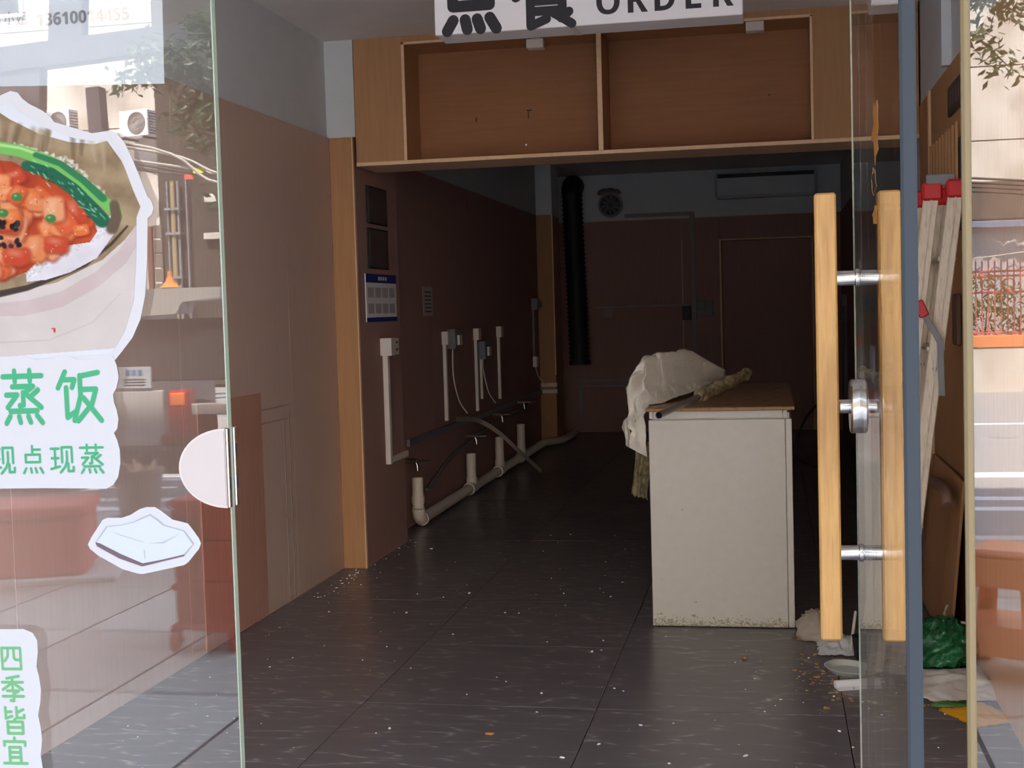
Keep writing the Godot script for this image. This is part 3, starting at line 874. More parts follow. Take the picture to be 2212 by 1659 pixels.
	obj("door_post", bx(Vector3(-12.645, 0.8, -0.1), Vector3(-12.542, 3.3, 0.0), 0.01), mat(c8(140, 80, 62), 0.7), bb)

	# dark bars standing in for dark bands across the sunlit building
	var fr := thing("dark_bars", "dark grey bars in place of dark bands across the sunlit beige building", "frame", Vector3(0, 0, 16.8))
	st = start()
	bar(st, Vector3(-10.329, -0.06, 0), Vector3(-10.539, 5.086, 0), 0.24, 0.24, Vector3.RIGHT, 0.01)
	obj("post", st, M.frame_grey, fr)
	st = start()
	bar(st, Vector3(-12.25, -0.06, 0), Vector3(-11.861, 5.534, 0), 0.9, 0.24, Vector3.RIGHT, 0.01)
	obj("post", st, M.frame_grey, fr)
	st = start()
	bar(st, Vector3(-15.772, 5.396, -0.02), Vector3(-7.741, 5.846, -0.02), 0.3, 0.4, Vector3.FORWARD, 0.01)
	obj("beam", st, M.frame_grey, fr)
	st = start()
	bar(st, Vector3(-11.002, 5.627, 0.02), Vector3(-10.768, 8.659, 0.02), 0.58, 0.24, Vector3.RIGHT, 0.01)
	obj("upper_post", st, M.frame_grey, fr)

	# tree with dark hanging leaves, left pane
	var t1 := thing("street_tree", "dark green street tree hanging in front of the brown building", "tree", Vector3(-6.715, 0, 13.8))
	obj("trunk", tb([Vector3(0, -0.1, 0), Vector3(0.05, 2.6, 0), Vector3(0.0, 4.2, 0.05), Vector3(0.1, 7.4, 0.1)], [0.17, 0.14, 0.12, 0.05], 10), M.bark, t1)
	tp = []
	for b in [[-0.55, 5.1, 0.0], [-0.75, 4.45, 0.2], [-0.6, 3.7, -0.3], [-0.45, 4.1, 0.3], [-1.35, 4.75, 0], [-1.05, 4.05, 0.1], [-0.9, 5.4, 0.4], [-0.3, 3.3, 0.2], [0.8, 4.6, 0.2], [-0.5, 3.0, 0.3], [-0.2, 5.6, 0.0], [-1.9, 4.62, 0.1], [-1.55, 4.95, -0.1]]:
		var tip := Vector3(b[0], b[1], b[2])
		var br := curve([Vector3(0.0, 3.6 if b[1] > 3.9 else 3.0, 0.05), tip * 0.6 + Vector3(0, 1.9, 0), tip], 5)
		obj("branch", tb(br, [0.05, 0.045, 0.04, 0.036, 0.032, 0.028, 0.024, 0.02, 0.015, 0.01, 0.006], 6), M.bark, t1)
		for q in range(4, br.size()):
			tp.append(br[q])
	st = start()
	leaf_cloud(st, tp, 30, 0.13, 0.15, 21)
	lv = obj("crown", st, M.leaf, t1)
	lv.set_meta("kind", "stuff")

	# broad tree added out of view to dim the road and the deep interior
	var t3 := thing("street_tree", "broad tree added out of view at the kerb so its crown dims the shop inside", "tree", Vector3(-2.4, 0, 4.2))
	obj("trunk", tb([Vector3(0, -0.1, 0), Vector3(0.05, 2.6, 0), Vector3(-0.1, 4.6, 0.3), Vector3(-0.2, 8.0, 0.9)], [0.2, 0.16, 0.14, 0.05], 10), M.bark, t3)
	tp = []
	var shade_rng := RandomNumberGenerator.new()
	shade_rng.seed = 51
	for b in 22:
		var a := TAU * b / 22.0 * 5.0
		var tip := Vector3(cos(a) * shade_rng.randf_range(1.0, 3.2) - 0.5, shade_rng.randf_range(6.2, 9.0), sin(a) * shade_rng.randf_range(1.0, 3.2) + 1.2)
		var br := curve([Vector3(-0.1, 4.7, 0.3), tip * 0.55 + Vector3(0, 2.6, 0), tip], 5)
		obj("branch", tb(br, [0.07, 0.062, 0.055, 0.05, 0.044, 0.038, 0.032, 0.026, 0.02, 0.014, 0.008], 6), M.bark, t3)
		for q in range(4, br.size()):
			tp.append(br[q])
	st = start()
	leaf_cloud(st, tp, 46, 0.42, 0.26, 33)
	lv = obj("crown", st, M.leaf, t3)
	lv.set_meta("kind", "stuff")

	# telephone cables with tags
	var ends := RandomNumberGenerator.new()
	ends.seed = 4
	for i in 9:
		var y0 := ends.randf_range(3.2, 3.55)
		var y1 := ends.randf_range(2.95, 3.25)
		var z := 12.6 + 0.09 * i
		var c := tb(curve([Vector3(-10.5, y0 + 0.5, z), Vector3(-7.6, y0, z), Vector3(-6.7, y1, z), Vector3(-5.2, y1 + ends.randf_range(-0.1, 0.1), z), Vector3(-1.0, y1 + 0.7, z)]), 0.013 if i % 3 else 0.018, 6)
		tag(obj("overhead_cable", c, M.cable_light if i % 3 == 0 else M.cable), "thick pale telephone cable sagging in front of the brown building" if i % 3 == 0 else "thin dark telephone cable sagging in front of the brown building", "cable", "pale cables in front of the brown building" if i % 3 == 0 else "dark cables in front of the brown building")
	tag(obj("cable_tag", bx(Vector3(-7.194, 3.204, 12.9), Vector3(-7.059, 3.273, 12.92), 0.003), mat(c8(226, 214, 60), 0.5)), "yellow tag tied to the sagging cables", "tag")
	tag(obj("cable_tag", bx(Vector3(-7.317, 3.133, 12.9), Vector3(-7.2, 3.198, 12.92), 0.003), mat(c8(214, 90, 76), 0.5)), "red tag tied to the sagging cables", "tag")

	# minivan parked with its tail to the shop
	var vx: float = -4.108
	var vn := thing("minivan", "grey minivan with a pale roof parked with its tail towards the shop", "minivan", Vector3(vx, -0.06, 6.7))
	var prof := [Vector2(0.02, 0.28), Vector2(0.0, 0.62), Vector2(0.03, 0.9), Vector2(0.14, 1.5), Vector2(2.7, 1.5), Vector2(3.25, 1.02), Vector2(3.6, 0.85), Vector2(3.65, 0.28)]
	st = start()
	prism(st, prof, Transform3D(Basis(Vector3(0, 0, 1), Vector3(0, 1, 0), Vector3(-1, 0, 0)), Vector3(-1.78, 0, 0)), -1.78)
	obj("body", st, M.car_grey, vn)
	st = start()
	prism(st, [Vector2(0.13, 1.5), Vector2(0.16, 1.58), Vector2(0.35, 1.68), Vector2(2.5, 1.68), Vector2(2.7, 1.5)], Transform3D(Basis(Vector3(0, 0, 1), Vector3(0, 1, 0), Vector3(-1, 0, 0)), Vector3(-1.78, 0, 0)), -1.78)
	obj("roof", st, M.car_white, vn)
	obj("tailgate", bx(Vector3(-1.65, 0.3, -0.03), Vector3(-0.63, 0.86, 0.02), 0.01), M.car_white, vn)
	st = start()
	bar(st, Vector3(-0.89, 0.93, 0.02), Vector3(-0.89, 1.42, 0.11), 1.62, 0.03, Vector3.RIGHT, 0.01)
	obj("rear_window", st, M.dark_glass, vn)
	obj("side_window", bx(Vector3(-0.004, 0.95, 0.3), Vector3(0.006, 1.4, 2.5), 0.002), M.dark_glass, vn)
	st = start()
	prism(st, [Vector2(-1.7, 1.66), Vector2(-0.1, 1.66), Vector2(-0.1, 1.58), Vector2(-0.42, 1.55), Vector2(-0.47, 1.46), Vector2(-0.95, 1.44), Vector2(-1.7, 1.44)], Transform3D(Basis(), Vector3(0, 0, 0.2)), 0.28)
	obj("spoiler", st, M.car_white, vn)
	obj("bumper", bx(Vector3(-1.78, 0.2, -0.1), Vector3(0.0, 0.42, 0.05), 0.03), M.frame_grey, vn)
	obj("shoulder_strip", bx(Vector3(-0.4, 0.66, -0.03), Vector3(0.01, 0.75, 0.04), 0.008), M.car_white, vn)
	obj("tail_lamp", bx(Vector3(-0.59, 0.5, -0.05), Vector3(-0.41, 0.86, 0.1), 0.02), M.lamp_red, vn)
	obj("indicator", bx(Vector3(-0.575, 0.72, -0.058), Vector3(-0.425, 0.85, 0.08), 0.02), M.lamp_amber, vn)
	obj("lamp_base", bx(Vector3(-0.66, 0.42, -0.06), Vector3(-0.38, 0.52, 0.08), 0.02), mat(c8(96, 24, 22), 0.3), vn)
	var nt := obj("rear_notice", bx(Vector3(-1.04, 0.88, -0.045), Vector3(-0.72, 1.05, -0.041), 0.001), mat(c8(150, 156, 164), 0.5), vn)
	for i in 3:
		obj("blue_dot", bx(Vector3(-0.93 + 0.05 * i, 0.98, -0.047), Vector3(-0.895 + 0.05 * i, 1.025, -0.044)), mat(c8(50, 96, 140), 0.5), nt)
		obj("print_line", bx(Vector3(-0.95, 0.9 + 0.022 * i, -0.047), Vector3(-0.77, 0.91 + 0.022 * i, -0.044)), M.ink_grey, nt)
	for p in [[-1.69, 0.75], [-0.09, 0.75], [-1.69, 2.95], [-0.09, 2.95]]:
		st = start(true)
		lathe(st, [Vector2(0, -0.09), Vector2(0.29, -0.09), Vector2(0.3, -0.06), Vector2(0.3, 0.06), Vector2(0.29, 0.09), Vector2(0.0, 0.09)], Transform3D(Basis(Vector3(0, 1, 0), Vector3(1, 0, 0), Vector3(0, 0, -1)), Vector3(p[0], 0.3, p[1])), 24)
		obj("wheel", st, M.black, vn)
	st = start(true)
	lathe(st, [Vector2(0.09, 0.0), Vector2(0.075, 0.012), Vector2(0.045, 0.04), Vector2(0.022, 0.09), Vector2(0.018, 0.14), Vector2(0.0, 0.14)], Transform3D(Basis(), Vector3(-0.15, 0, 0)), 16)
	var br_ := obj("broom_head", st, mat(c8(206, 128, 62), 0.8))
	br_.position = Vector3(-4.887, 1.66, 7.2) + Vector3(0.15, 0, 0)
	br_.position.y = 1.62
	tag(br_, "orange straw broom head standing on the grey minivan's pale roof", "broom head")

	# things on the pavement
	var rb := thing("storage_box", "large red plastic box with a lid on the pavement", "box", Vector3(-3.947, 0, 3.303), "", -0.35)
	obj("tub", bx(Vector3(-0.34, 0.03, -0.24), Vector3(0.34, 0.34, 0.24), 0.02), M.crate_red, rb)
	obj("lid", bx(Vector3(-0.36, 0.34, -0.26), Vector3(0.36, 0.4, 0.26), 0.015), M.crate_red, rb)
	obj("pallet", bx(Vector3(-0.5, 0.0, -0.3), Vector3(0.5, 0.03, 0.3), 0.004), M.concrete, rb)

	var bk := thing("bucket", "grey-white bucket full of chopsticks behind the red box", "bucket", Vector3(-3.99, 0, 4.712))
	st = start(true)
	lathe(st, [Vector2(0.0, 0.0), Vector2(0.115, 0.0), Vector2(0.15, 0.38), Vector2(0.162, 0.385), Vector2(0.162, 0.41), Vector2(0.147, 0.41), Vector2(0.14, 0.34), Vector2(0.0, 0.34)], Transform3D(), 28)
	obj("pail", st, M.car_grey, bk)
	var cr := RandomNumberGenerator.new()
	cr.seed = 3
	for i in 14:
		var a := cr.randf() * TAU
		var p := Vector3(cos(a), 0, sin(a)) * cr.randf_range(0.0, 0.08)
		var q := Vector3(cos(a + 1.0), 0, sin(a + 1.0)) * cr.randf_range(0.05, 0.13)
		obj("chopstick", tb([p + Vector3(0, 0.35, 0), q + Vector3(0, cr.randf_range(0.42, 0.47), 0)], 0.005, 6), M.wood_edge, bk)

	var tr := thing("trolley", "red plastic crates stacked on a wheeled trolley on the pavement", "trolley", Vector3(-2.293, 0, 2.022))
	obj("deck", bx(Vector3(-0.13, 0.09, -0.2), Vector3(0.16, 0.115, 0.2), 0.006), M.crate_red, tr)
	for i in 3:
		var y := 0.118 + 0.17 * i
		var ct := obj("crate", bx(Vector3(-0.115, y, -0.18), Vector3(0.15, y + 0.155, 0.18), 0.01), M.crate_red, tr)
		obj("rim", bx(Vector3(-0.125, y + 0.13, -0.19), Vector3(0.16, y + 0.165, 0.19), 0.006), M.crate_red, ct)
		for j in 4:
			obj("rib", bx(Vector3(-0.1 + 0.065 * j, y + 0.01, -0.187), Vector3(-0.085 + 0.065 * j, y + 0.13, -0.18)), M.crate_red, ct)
	for p in [[-0.12, -0.17], [0.13, -0.17], [-0.12, 0.17], [0.13, 0.17]]:
		st = start(true)
		lathe(st, [Vector2(0, -0.014), Vector2(0.036, -0.014), Vector2(0.04, 0.0), Vector2(0.036, 0.014), Vector2(0, 0.014)], Transform3D(Basis(Vector3(0, 1, 0), Vector3(1, 0, 0), Vector3(0, 0, -1)), Vector3(p[0], 0.04, p[1])), 16)
		obj("wheel", st, M.crate_red, tr)
		obj("fork", bx(Vector3(p[0] - 0.022, 0.04, p[1] - 0.012), Vector3(p[0] + 0.022, 0.09, p[1] + 0.012), 0.003), M.crate_red, tr)

	# orange plastic stool on the pavement, mirrored in the right pane
	var sx := thing("plastic_stool", "orange-brown plastic stool with windowed sides on the pavement", "stool", Vector3(0.815, 0, 1.80), "", 0.45)
	obj("seat", bx(Vector3(-0.12, 0.425, -0.12), Vector3(0.12, 0.46, 0.12), 0.014), M.stool, sx)
	for s in 4:
		var turn := Basis(Vector3.UP, PI / 2 * s)
		st = start()
		# one sloping side: two legs, a top band, a middle band and a foot arch
		var lean := Transform3D(turn, Vector3.ZERO)
		bar(st, lean * Vector3(-0.135, 0.0, 0.16), lean * Vector3(-0.095, 0.435, 0.117), 0.06, 0.012, turn.x, 0.003)
		bar(st, lean * Vector3(0.135, 0.0, 0.16), lean * Vector3(0.095, 0.435, 0.117), 0.06, 0.012, turn.x, 0.003)
		bar(st, lean * Vector3(0, 0.33, 0.1275), lean * Vector3(0, 0.43, 0.1175), 0.2, 0.012, turn.x, 0.003)
		bar(st, lean * Vector3(0, 0.09, 0.151), lean * Vector3(0, 0.19, 0.1415), 0.25, 0.012, turn.x, 0.003)
		obj("side", st, M.stool, sx)
	obj("shelf", bx(Vector3(-0.135, 0.185, -0.135), Vector3(0.135, 0.197, 0.135), 0.004), M.stool, sx)

# ---------------------------------------------------------------- things inside the shop
# box fixed to a wall that faces +x: z0 is the end nearer the street
func wall_box(parent: Node, called: String, x: float, prot: float, y0: float, y1: float, z0: float, z1: float, m: Material, bev := 0.002) -> MeshInstance3D:
	return obj(called, bx(Vector3(x, y0, z1), Vector3(x + prot, y1, z0), bev), m, parent)

func build_interior() -> void:
	var st: SurfaceTool
	# hanging light-box sign
	var sg := thing("order_sign", "white box sign with black lettering hanging from the ceiling", "sign", Vector3(0, 0, -5.0))
	obj("box", bx(Vector3(-1.234, 2.397, -0.165), Vector3(-0.085, CEIL, 0), 0.003), M.white, sg)
	obj("bottom_joint", bx(Vector3(-0.72, 2.3955, -0.165), Vector3(-0.695, 2.3972, -0.001)), M.plastic, sg)
	st = start()
	write_glyph(st, "dian", Transform3D(Basis.from_scale(Vector3(0.243, 0.243, 1)), Vector3(-1.215, 2.64, 0.0012)), 0.175)
	obj("character", st, M.ink, sg)
	st = start()
	write_glyph(st, "can", Transform3D(Basis.from_scale(Vector3(0.25, 0.25, 1)), Vector3(-0.935, 2.645, 0.0012)), 0.135)
	obj("character", st, M.ink, sg)
	var word := "ORDER"
	for i in 5:
		lettering(word[i], 0.098, M.ink, Vector3(-0.575 + 0.1035 * i, 2.478, 0.0008), sg)

	# small white boxes under the header
	for p in [[-1.169, 2.717, "white plastic junction box below the hanging sign"], [-0.059, 2.729, "white plastic junction box beside the end of the hanging sign"]]:
		var jb := thing("junction_box", p[2], "junction box", Vector3(p[0], p[1], -6.9))
		obj("cover", bx(Vector3(-0.045, -0.028, -0.02), Vector3(0.045, 0.02, 0.05), 0.004), M.plastic, jb)
		obj("stem", bx(Vector3(-0.02, 0.02, -0.01), Vector3(0.02, 2.748 - p[1], 0.03)), M.plastic, jb)

	tag(obj("screw", tb([Vector3(-1.275, 2.232, PORT - 0.324), Vector3(-1.275, 2.232, PORT - 0.318)], 0.006, 10), M.chrome), "bright screw in the recessed header panel", "screw")

	var hm := mat(c8(40, 26, 20), 0.8)
	for r in [[-1.548, 2.37, 0.006, 0.022], [-1.262, 2.37, 0.004, 0.045], [-1.268, 2.412, 0.028, 0.006], [0.0, 2.42, 0.01, 0.006]]:
		obj("scratch", bx(Vector3(r[0], r[1], PORT - 0.3252), Vector3(r[0] + r[2], r[1] + r[3], PORT - 0.3246)), hm, get_node("wall_header"))

	# white counter
	var ct := thing("counter", "white laminate counter with a worn wood top in the middle of the shop", "counter", Vector3(0, 0, 0))
	obj("carcass", bx(Vector3(-0.505, 0.02, -7.22), Vector3(0.062, 0.9, -5.632), 0.002), M.laminate, ct)
	obj("front_panel", bx(Vector3(-0.517, 0.004, -5.632), Vector3(0.044, 0.874, -5.61), 0.002), M.laminate, ct)
	obj("side_panel", bx(Vector3(0.046, 0.004, -7.22), Vector3(0.071, 0.874, -5.612), 0.002), M.laminate, ct)
	obj("side_panel", bx(Vector3(-0.517, 0.004, -7.22), Vector3(-0.505, 0.874, -5.634), 0.002), M.laminate, ct)
	obj("top_rail", bx(Vector3(-0.497, 0.879, -5.64), Vector3(0.034, 0.912, -5.622), 0.001), M.laminate, ct)
	obj("rail_end", bx(Vector3(-0.515, 0.879, -5.64), Vector3(-0.499, 0.912, -5.622), 0.001), M.laminate, ct)
	obj("rail_end", bx(Vector3(0.036, 0.879, -5.64), Vector3(0.054, 0.912, -5.622), 0.001), M.laminate, ct)
	obj("worktop", bx(Vector3(-0.528, 0.91, -7.26), Vector3(0.084, 0.926, -5.6), 0.004), M.worktop, ct)
	obj("worktop_edge", bx(Vector3(-0.528, 0.911, -5.601), Vector3(0.084, 0.925, -5.596), 0.002), M.ash, ct)
	var gr := RandomNumberGenerator.new()
	gr.seed = 31
	var fleck := start()
	lathe(fleck, [Vector2(1.0, 0.0), Vector2(0.0, 0.15)], Transform3D(Basis(Vector3(1, 0, 0), Vector3(0, 0, 1), Vector3(0, -1, 0)), Vector3.ZERO), 6, false)
	fleck.generate_normals()
	var gm := MultiMesh.new()
	gm.transform_format = MultiMesh.TRANSFORM_3D
	gm.mesh = fleck.commit()
	gm.instance_count = 900
	for i in 900:
		var low := i < 894
		var p := Vector3(gr.randf_range(-0.512, 0.04), minf(absf(gr.randfn()) * 0.016 + 0.006, 0.3) if low else gr.randf_range(0.1, 0.5), -5.6098)
		var s := absf(gr.randfn()) * 0.0016 + 0.0006
		gm.set_instance_transform(i, Transform3D(Basis.from_scale(Vector3(s * gr.randf_range(0.6, 2.0), s * gr.randf_range(0.5, 1.2), 0.002)), p))
	var gi := MultiMeshInstance3D.new()
	gi.name = "grime_flecks"
	gi.multimesh = gm
	gi.material_override = mat(c8(168, 164, 134), 0.9)
	gi.set_meta("kind", "stuff")
	ct.add_child(gi, true)
	# cloth thrown over the counter
	var fz := FastNoiseLite.new()
	fz.seed = 6
	fz.frequency = 3.4
	fz.fractal_type = FastNoiseLite.FRACTAL_RIDGED
	fz.fractal_octaves = 2
	var guides := [
		[Vector3(-0.536, 0.71, -5.72), Vector3(-0.535, 0.812, -5.71), Vector3(-0.532, 0.895, -5.7), Vector3(-0.474, 0.924, -5.85), Vector3(-0.4, 0.946, -6.05), Vector3(-0.328, 0.963, -6.25), Vector3(-0.283, 0.976, -6.45)],
		[Vector3(-0.587, 0.73, -5.76), Vector3(-0.572, 0.852, -5.72), Vector3(-0.551, 0.944, -5.73), Vector3(-0.483, 0.957, -5.87), Vector3(-0.408, 0.963, -6.07), Vector3(-0.329, 0.971, -6.27), Vector3(-0.275, 0.982, -6.47)],
		[Vector3(-0.633, 0.754, -5.84), Vector3(-0.606, 0.908, -5.77), Vector3(-0.566, 0.993, -5.77), Vector3(-0.491, 1.004, -5.91), Vector3(-0.413, 0.995, -6.1), Vector3(-0.33, 0.984, -6.3), Vector3(-0.267, 0.989, -6.5)],
		[Vector3(-0.621, 0.846, -5.79), Vector3(-0.597, 0.997, -5.78), Vector3(-0.552, 1.077, -5.77), Vector3(-0.48, 1.078, -5.92), Vector3(-0.396, 1.057, -6.12), Vector3(-0.32, 1.019, -6.32), Vector3(-0.241, 1.005, -6.52)],
		[Vector3(-0.618, 0.872, -5.84), Vector3(-0.591, 1.03, -5.83), Vector3(-0.552, 1.111, -5.82), Vector3(-0.463, 1.131, -5.97), Vector3(-0.389, 1.135, -6.17), Vector3(-0.316, 1.091, -6.37), Vector3(-0.221, 1.024, -6.57)],
		[Vector3(-0.627, 0.847, -6.02), Vector3(-0.597, 1, -6.01), Vector3(-0.549, 1.082, -6), Vector3(-0.467, 1.103, -6.15), Vector3(-0.388, 1.106, -6.35), Vector3(-0.312, 1.065, -6.55), Vector3(-0.225, 1.009, -6.75)],
		[Vector3(-0.638, 0.785, -6.24), Vector3(-0.606, 0.904, -6.23), Vector3(-0.55, 0.962, -6.22), Vector3(-0.465, 0.954, -6.37), Vector3(-0.378, 0.944, -6.57), Vector3(-0.297, 0.939, -6.77), Vector3(-0.23, 0.964, -6.97)]]
	var cols := []
	for g in guides:
		cols.append(curve(g, 8))
	var rows := []
	for j in cols[0].size():
		var line := []
		for g in cols:
			line.append(g[j])
		rows.append(curve(line, 8))
	for r in rows.size():
		for q in rows[r].size():
			var p: Vector3 = rows[r][q]
			var w := 1.0 - 0.75 * absf(2.0 * q / (rows[r].size() - 1.0) - 1.0)
			var nn := fz.get_noise_3dv(Vector3(p.x * 1.7, p.y * 1.3, p.z * 1.4))
			rows[r][q] = p + Vector3(-0.25, 0.25, 0.75) * nn * 0.11 * w
			if rows[r][q].x > -0.53 and rows[r][q].z < -5.6:
				rows[r][q].y = maxf(rows[r][q].y, 0.929)
	var cl := thing("cloth", "cream canvas cloth heaped over the left end of the white counter", "cloth", Vector3.ZERO)
	st = start(true)
	loft(st, rows, 0.002)
	obj("sheet", st, M.canvas, cl)
	tag(obj("hanging_cloth", loft_strip(), M.stained), "stained beige cloth hanging down beside the white counter", "cloth")
	# grey tube lying on the counter, its rear half wrapped in crinkled film
	var tu := thing("tube", "grey metal tube with crinkled wrapping lying across the counter", "tube", Vector3.ZERO)
	var ta: Vector3 = Vector3(-0.439, 0.928, -5.2)
	var tbk: Vector3 = Vector3(-0.126, 1.015, -6.45)
	var dir := (tbk - ta).normalized()
	var pipe := start(true)
	tube(pipe, [ta, ta + dir * 0.8], 0.0135, 18, false)
	obj("pipe", pipe, mat(c8(150, 142, 134), 0.4, 0.4), tu)
	obj("bore", tb([ta + dir * 0.012, ta + dir * 0.013], 0.0133, 18), mat(c8(6, 6, 7), 0.9), tu)
	obj("pipe_lip", tb([ta - dir * 0.0005, ta + dir * 0.004], 0.0128, 18, false), mat(c8(70, 66, 62), 0.5), tu)
	var pts := []
	var rr := []
	for i in 60:
		pts.append(ta + dir * (0.52 + 0.0135 * i) + Vector3(0, 0.008 * sin(i * 0.9), 0.004 * cos(i * 1.7)))
		rr.append(0.0175 + 0.006 * absf(sin(i * 1.35)) + 0.004 * sin(i * 0.37))
	obj("wrapping", tb(pts, rr, 14), M.stained, tu)

	# calendar, dark picture frames and papers on the stub wall
	var px := -2.147
	var cd := thing("calendar", "white wall calendar with blue top and bottom bands on the stub wall", "calendar", Vector3(px, 1.31, -7.24))
	obj("sheet", bx(Vector3(0, 0.0, -0.3), Vector3(0.006, 0.262, 0.29), 0.001), M.white, cd)
	var navy := mat(c8(30, 44, 120), 0.5)
	obj("top_band", bx(Vector3(0.006, 0.214, -0.3), Vector3(0.007, 0.262, 0.29)), navy, cd)
	obj("bottom_band", bx(Vector3(0.006, 0.0, -0.3), Vector3(0.007, 0.024, 0.29)), navy, cd)
	for r in 2:
		for c in 4:
			obj("month_block", bx(Vector3(0.006, 0.045 + 0.088 * r, 0.15 - 0.137 * c), Vector3(0.0068, 0.1 + 0.088 * r, 0.26 - 0.137 * c)), mat(c8(170, 168, 172), 0.6), cd)
	for i in 4:
		obj("title_mark", bx(Vector3(0.007, 0.228, 0.03 - 0.045 * i), Vector3(0.0074, 0.248, 0.06 - 0.045 * i)), M.white, cd)
	var shade := mat(c8(84, 72, 70), 0.4)
	for r in [[1.845, 2.05, "dark framed board on the stub wall, upper of the two"], [1.6, 1.822, "dark framed board on the stub wall just above the calendar"]]:
		var pf := thing("notice_board", r[2], "board", Vector3(px, r[0], -7.2))
		obj("frame", bx(Vector3(0, 0, -0.185), Vector3(0.012, r[1] - r[0], 0.185), 0.002), M.black, pf)
		obj("sheet", bx(Vector3(0.012, 0.008, -0.175), Vector3(0.0135, r[1] - r[0] - 0.008, 0.175)), shade, pf)
	var nt := thing("notice", "small pale paper notice on the left wall behind the stub wall", "paper", Vector3(WALL_L, 1.33, -8.755))
	obj("sheet", bx(Vector3(0, 0, -0.125), Vector3(0.002, 0.195, 0.125)), mat(c8(176, 172, 170), 0.7), nt)
	for i in 6:
		obj("print_line", bx(Vector3(0.002, 0.025 + 0.026 * i, -0.09), Vector3(0.0026, 0.033 + 0.026 * i, 0.08)), M.ink_grey, nt)

	# socket on the stub wall with its cable duct
	var so := thing("wall_socket", "white double socket with cable duct on the stub wall", "socket", Vector3(px, 0, 0), "white sockets on the left side")
	wall_box(so, "socket_box", 0, 0.066, 1.118, 1.216, -7.195, -7.275, M.plastic)
	wall_box(so, "socket_box", 0, 0.06, 1.12, 1.214, -7.283, -7.37, M.plastic)
	for y in [1.15, 1.19]:
		wall_box(so, "slot", 0.06, 0.0015, y - 0.006, y + 0.006, -7.31, -7.34, M.black, 0.0)
	wall_box(so, "duct", 0, 0.03, 0.505, 1.118, -7.235, -7.275, M.plastic)
	wall_box(so, "foot_duct", 0, 0.016, 0.505, 0.54, -7.276, -7.66, M.plastic)

	# three sockets on the left wall behind it
	var defs := [[-9.11, 1.125, 1.216, 0.59, true, "white socket with an open breaker box on the left wall behind the stub wall"], [-10.12, 1.13, 1.22, 0.58, true, "white socket with a breaker box hanging below it on the left wall"], [-11.0, 1.13, 1.22, 0.612, false, "small white socket without a breaker, nearest the boxed column"]]
	for i in 3:
		var df = defs[i]
		var s := thing("wall_socket", df[5], "socket", Vector3(WALL_L, 0, df[0]), "white sockets on the left side")
		wall_box(s, "socket_box", 0, 0.045, df[1], df[2], 0, -0.09, M.plastic)
		wall_box(s, "duct", 0, 0.024, df[3], df[1], -0.02, -0.055, M.plastic)
		if df[4]:
			var off := 0.0 if i == 0 else -0.12
			wall_box(s, "breaker_box", 0, 0.06, df[1] - 0.035 + off, df[2] + 0.015 + off, -0.16, -0.36, M.grey_plastic)
			wall_box(s, "breaker", 0.06, 0.018, df[1] - 0.01 + off, df[2] - 0.03 + off, -0.22, -0.31, M.plastic)
			obj("loose_wire", tb(curve([Vector3(0.03, df[1] - 0.03 + off, -0.2), Vector3(0.035, 0.9, -0.17), Vector3(0.06, 0.72, -0.22), Vector3(0.1, 0.62, -0.3)]), 0.005, 6), M.plastic, s)
		if i == 1:
			wall_box(s, "side_duct", 0, 0.02, 0.66, 1.0, -0.2, -0.225, M.plastic)
	var s4 := thing("wall_socket", "grey isolator switch with a wire beside the boxed column", "switch", Vector3(WALL_L, 0, -12.7), "white sockets on the left side")
	wall_box(s4, "switch_box", 0, 0.06, 1.35, 1.46, 0, -0.12, M.grey_plastic)
	obj("knob", tb([Vector3(0.06, 1.4, -0.06), Vector3(0.1, 1.4, -0.06)], 0.022, 12), M.chrome, s4)
	wall_box(s4, "duct", 0, 0.02, 0.9, 1.35, -0.04, -0.07, M.grey_plastic)
	wall_box(s4, "lower_box", 0, 0.04, 0.8, 0.9, -0.01, -0.1, M.plastic)
	obj("wire", tb(curve([Vector3(0.02, 0.8, -0.05), Vector3(0.04, 0.7, -0.1), Vector3(0.09, 0.62, -0.2)]), 0.006, 6), M.plastic, s4)

	# long trunking along the wall, with a length of its lid hanging loose
	var tk := thing("cable_trunking", "long grey cable trunking running low along the left wall", "trunking", Vector3(WALL_L, 0, 0))
	wall_box(tk, "channel", 0, 0.022, 0.512, 0.558, -8.12, -13.08, mat(c8(128, 122, 124), 0.5))
	st = start(true)
	var lid := curve([Vector3(-2.235, 0.584, -9.321), Vector3(-2.212, 0.53, -9.9), Vector3(-2.105, 0.418, -10.15), Vector3(-1.993, 0.245, -10.4), Vector3(-1.9, 0.012, -10.912)], 7)
	var lr := []
	for p in lid:
		lr.append([p + Vector3(0, 0.018, 0), p, p - Vector3(0.006, 0.018, 0)])
	loft(st, lr, 0.003)
	tag(obj("plastic_strip", st, mat(c8(176, 166, 150), 0.5)), "loose pale plastic strip curving from the left wall down to the floor", "strip")

	# drain: one run along the wall with stand pipes
	var dp := thing("drain_pipe", "cream plastic drain pipe with four upright stubs along the left wall", "pipe", Vector3(-2.2, 0, 0))
	obj("run", tb([Vector3(0, 0.052, -8.17), Vector3(0.0, 0.06, -12.85), Vector3(0.14, 0.06, -13.05), Vector3(0.16, 0.06, -13.8)], 0.036, 16), M.pvc, dp)
	var el := []
	for i in 7:
		var a := PI / 2 * i / 6.0
		el.append(Vector3(0, 0.13 - 0.078 * sin(a), -8.09 - 0.078 * (1.0 - cos(a))))
	obj("elbow", tb(el, 0.041, 16), M.pvc, dp)
	var ups := [[-8.09, 0.13, 0.32], [-9.61, 0.06, 0.305], [-10.66, 0.06, 0.325], [-11.62, 0.06, 0.345]]
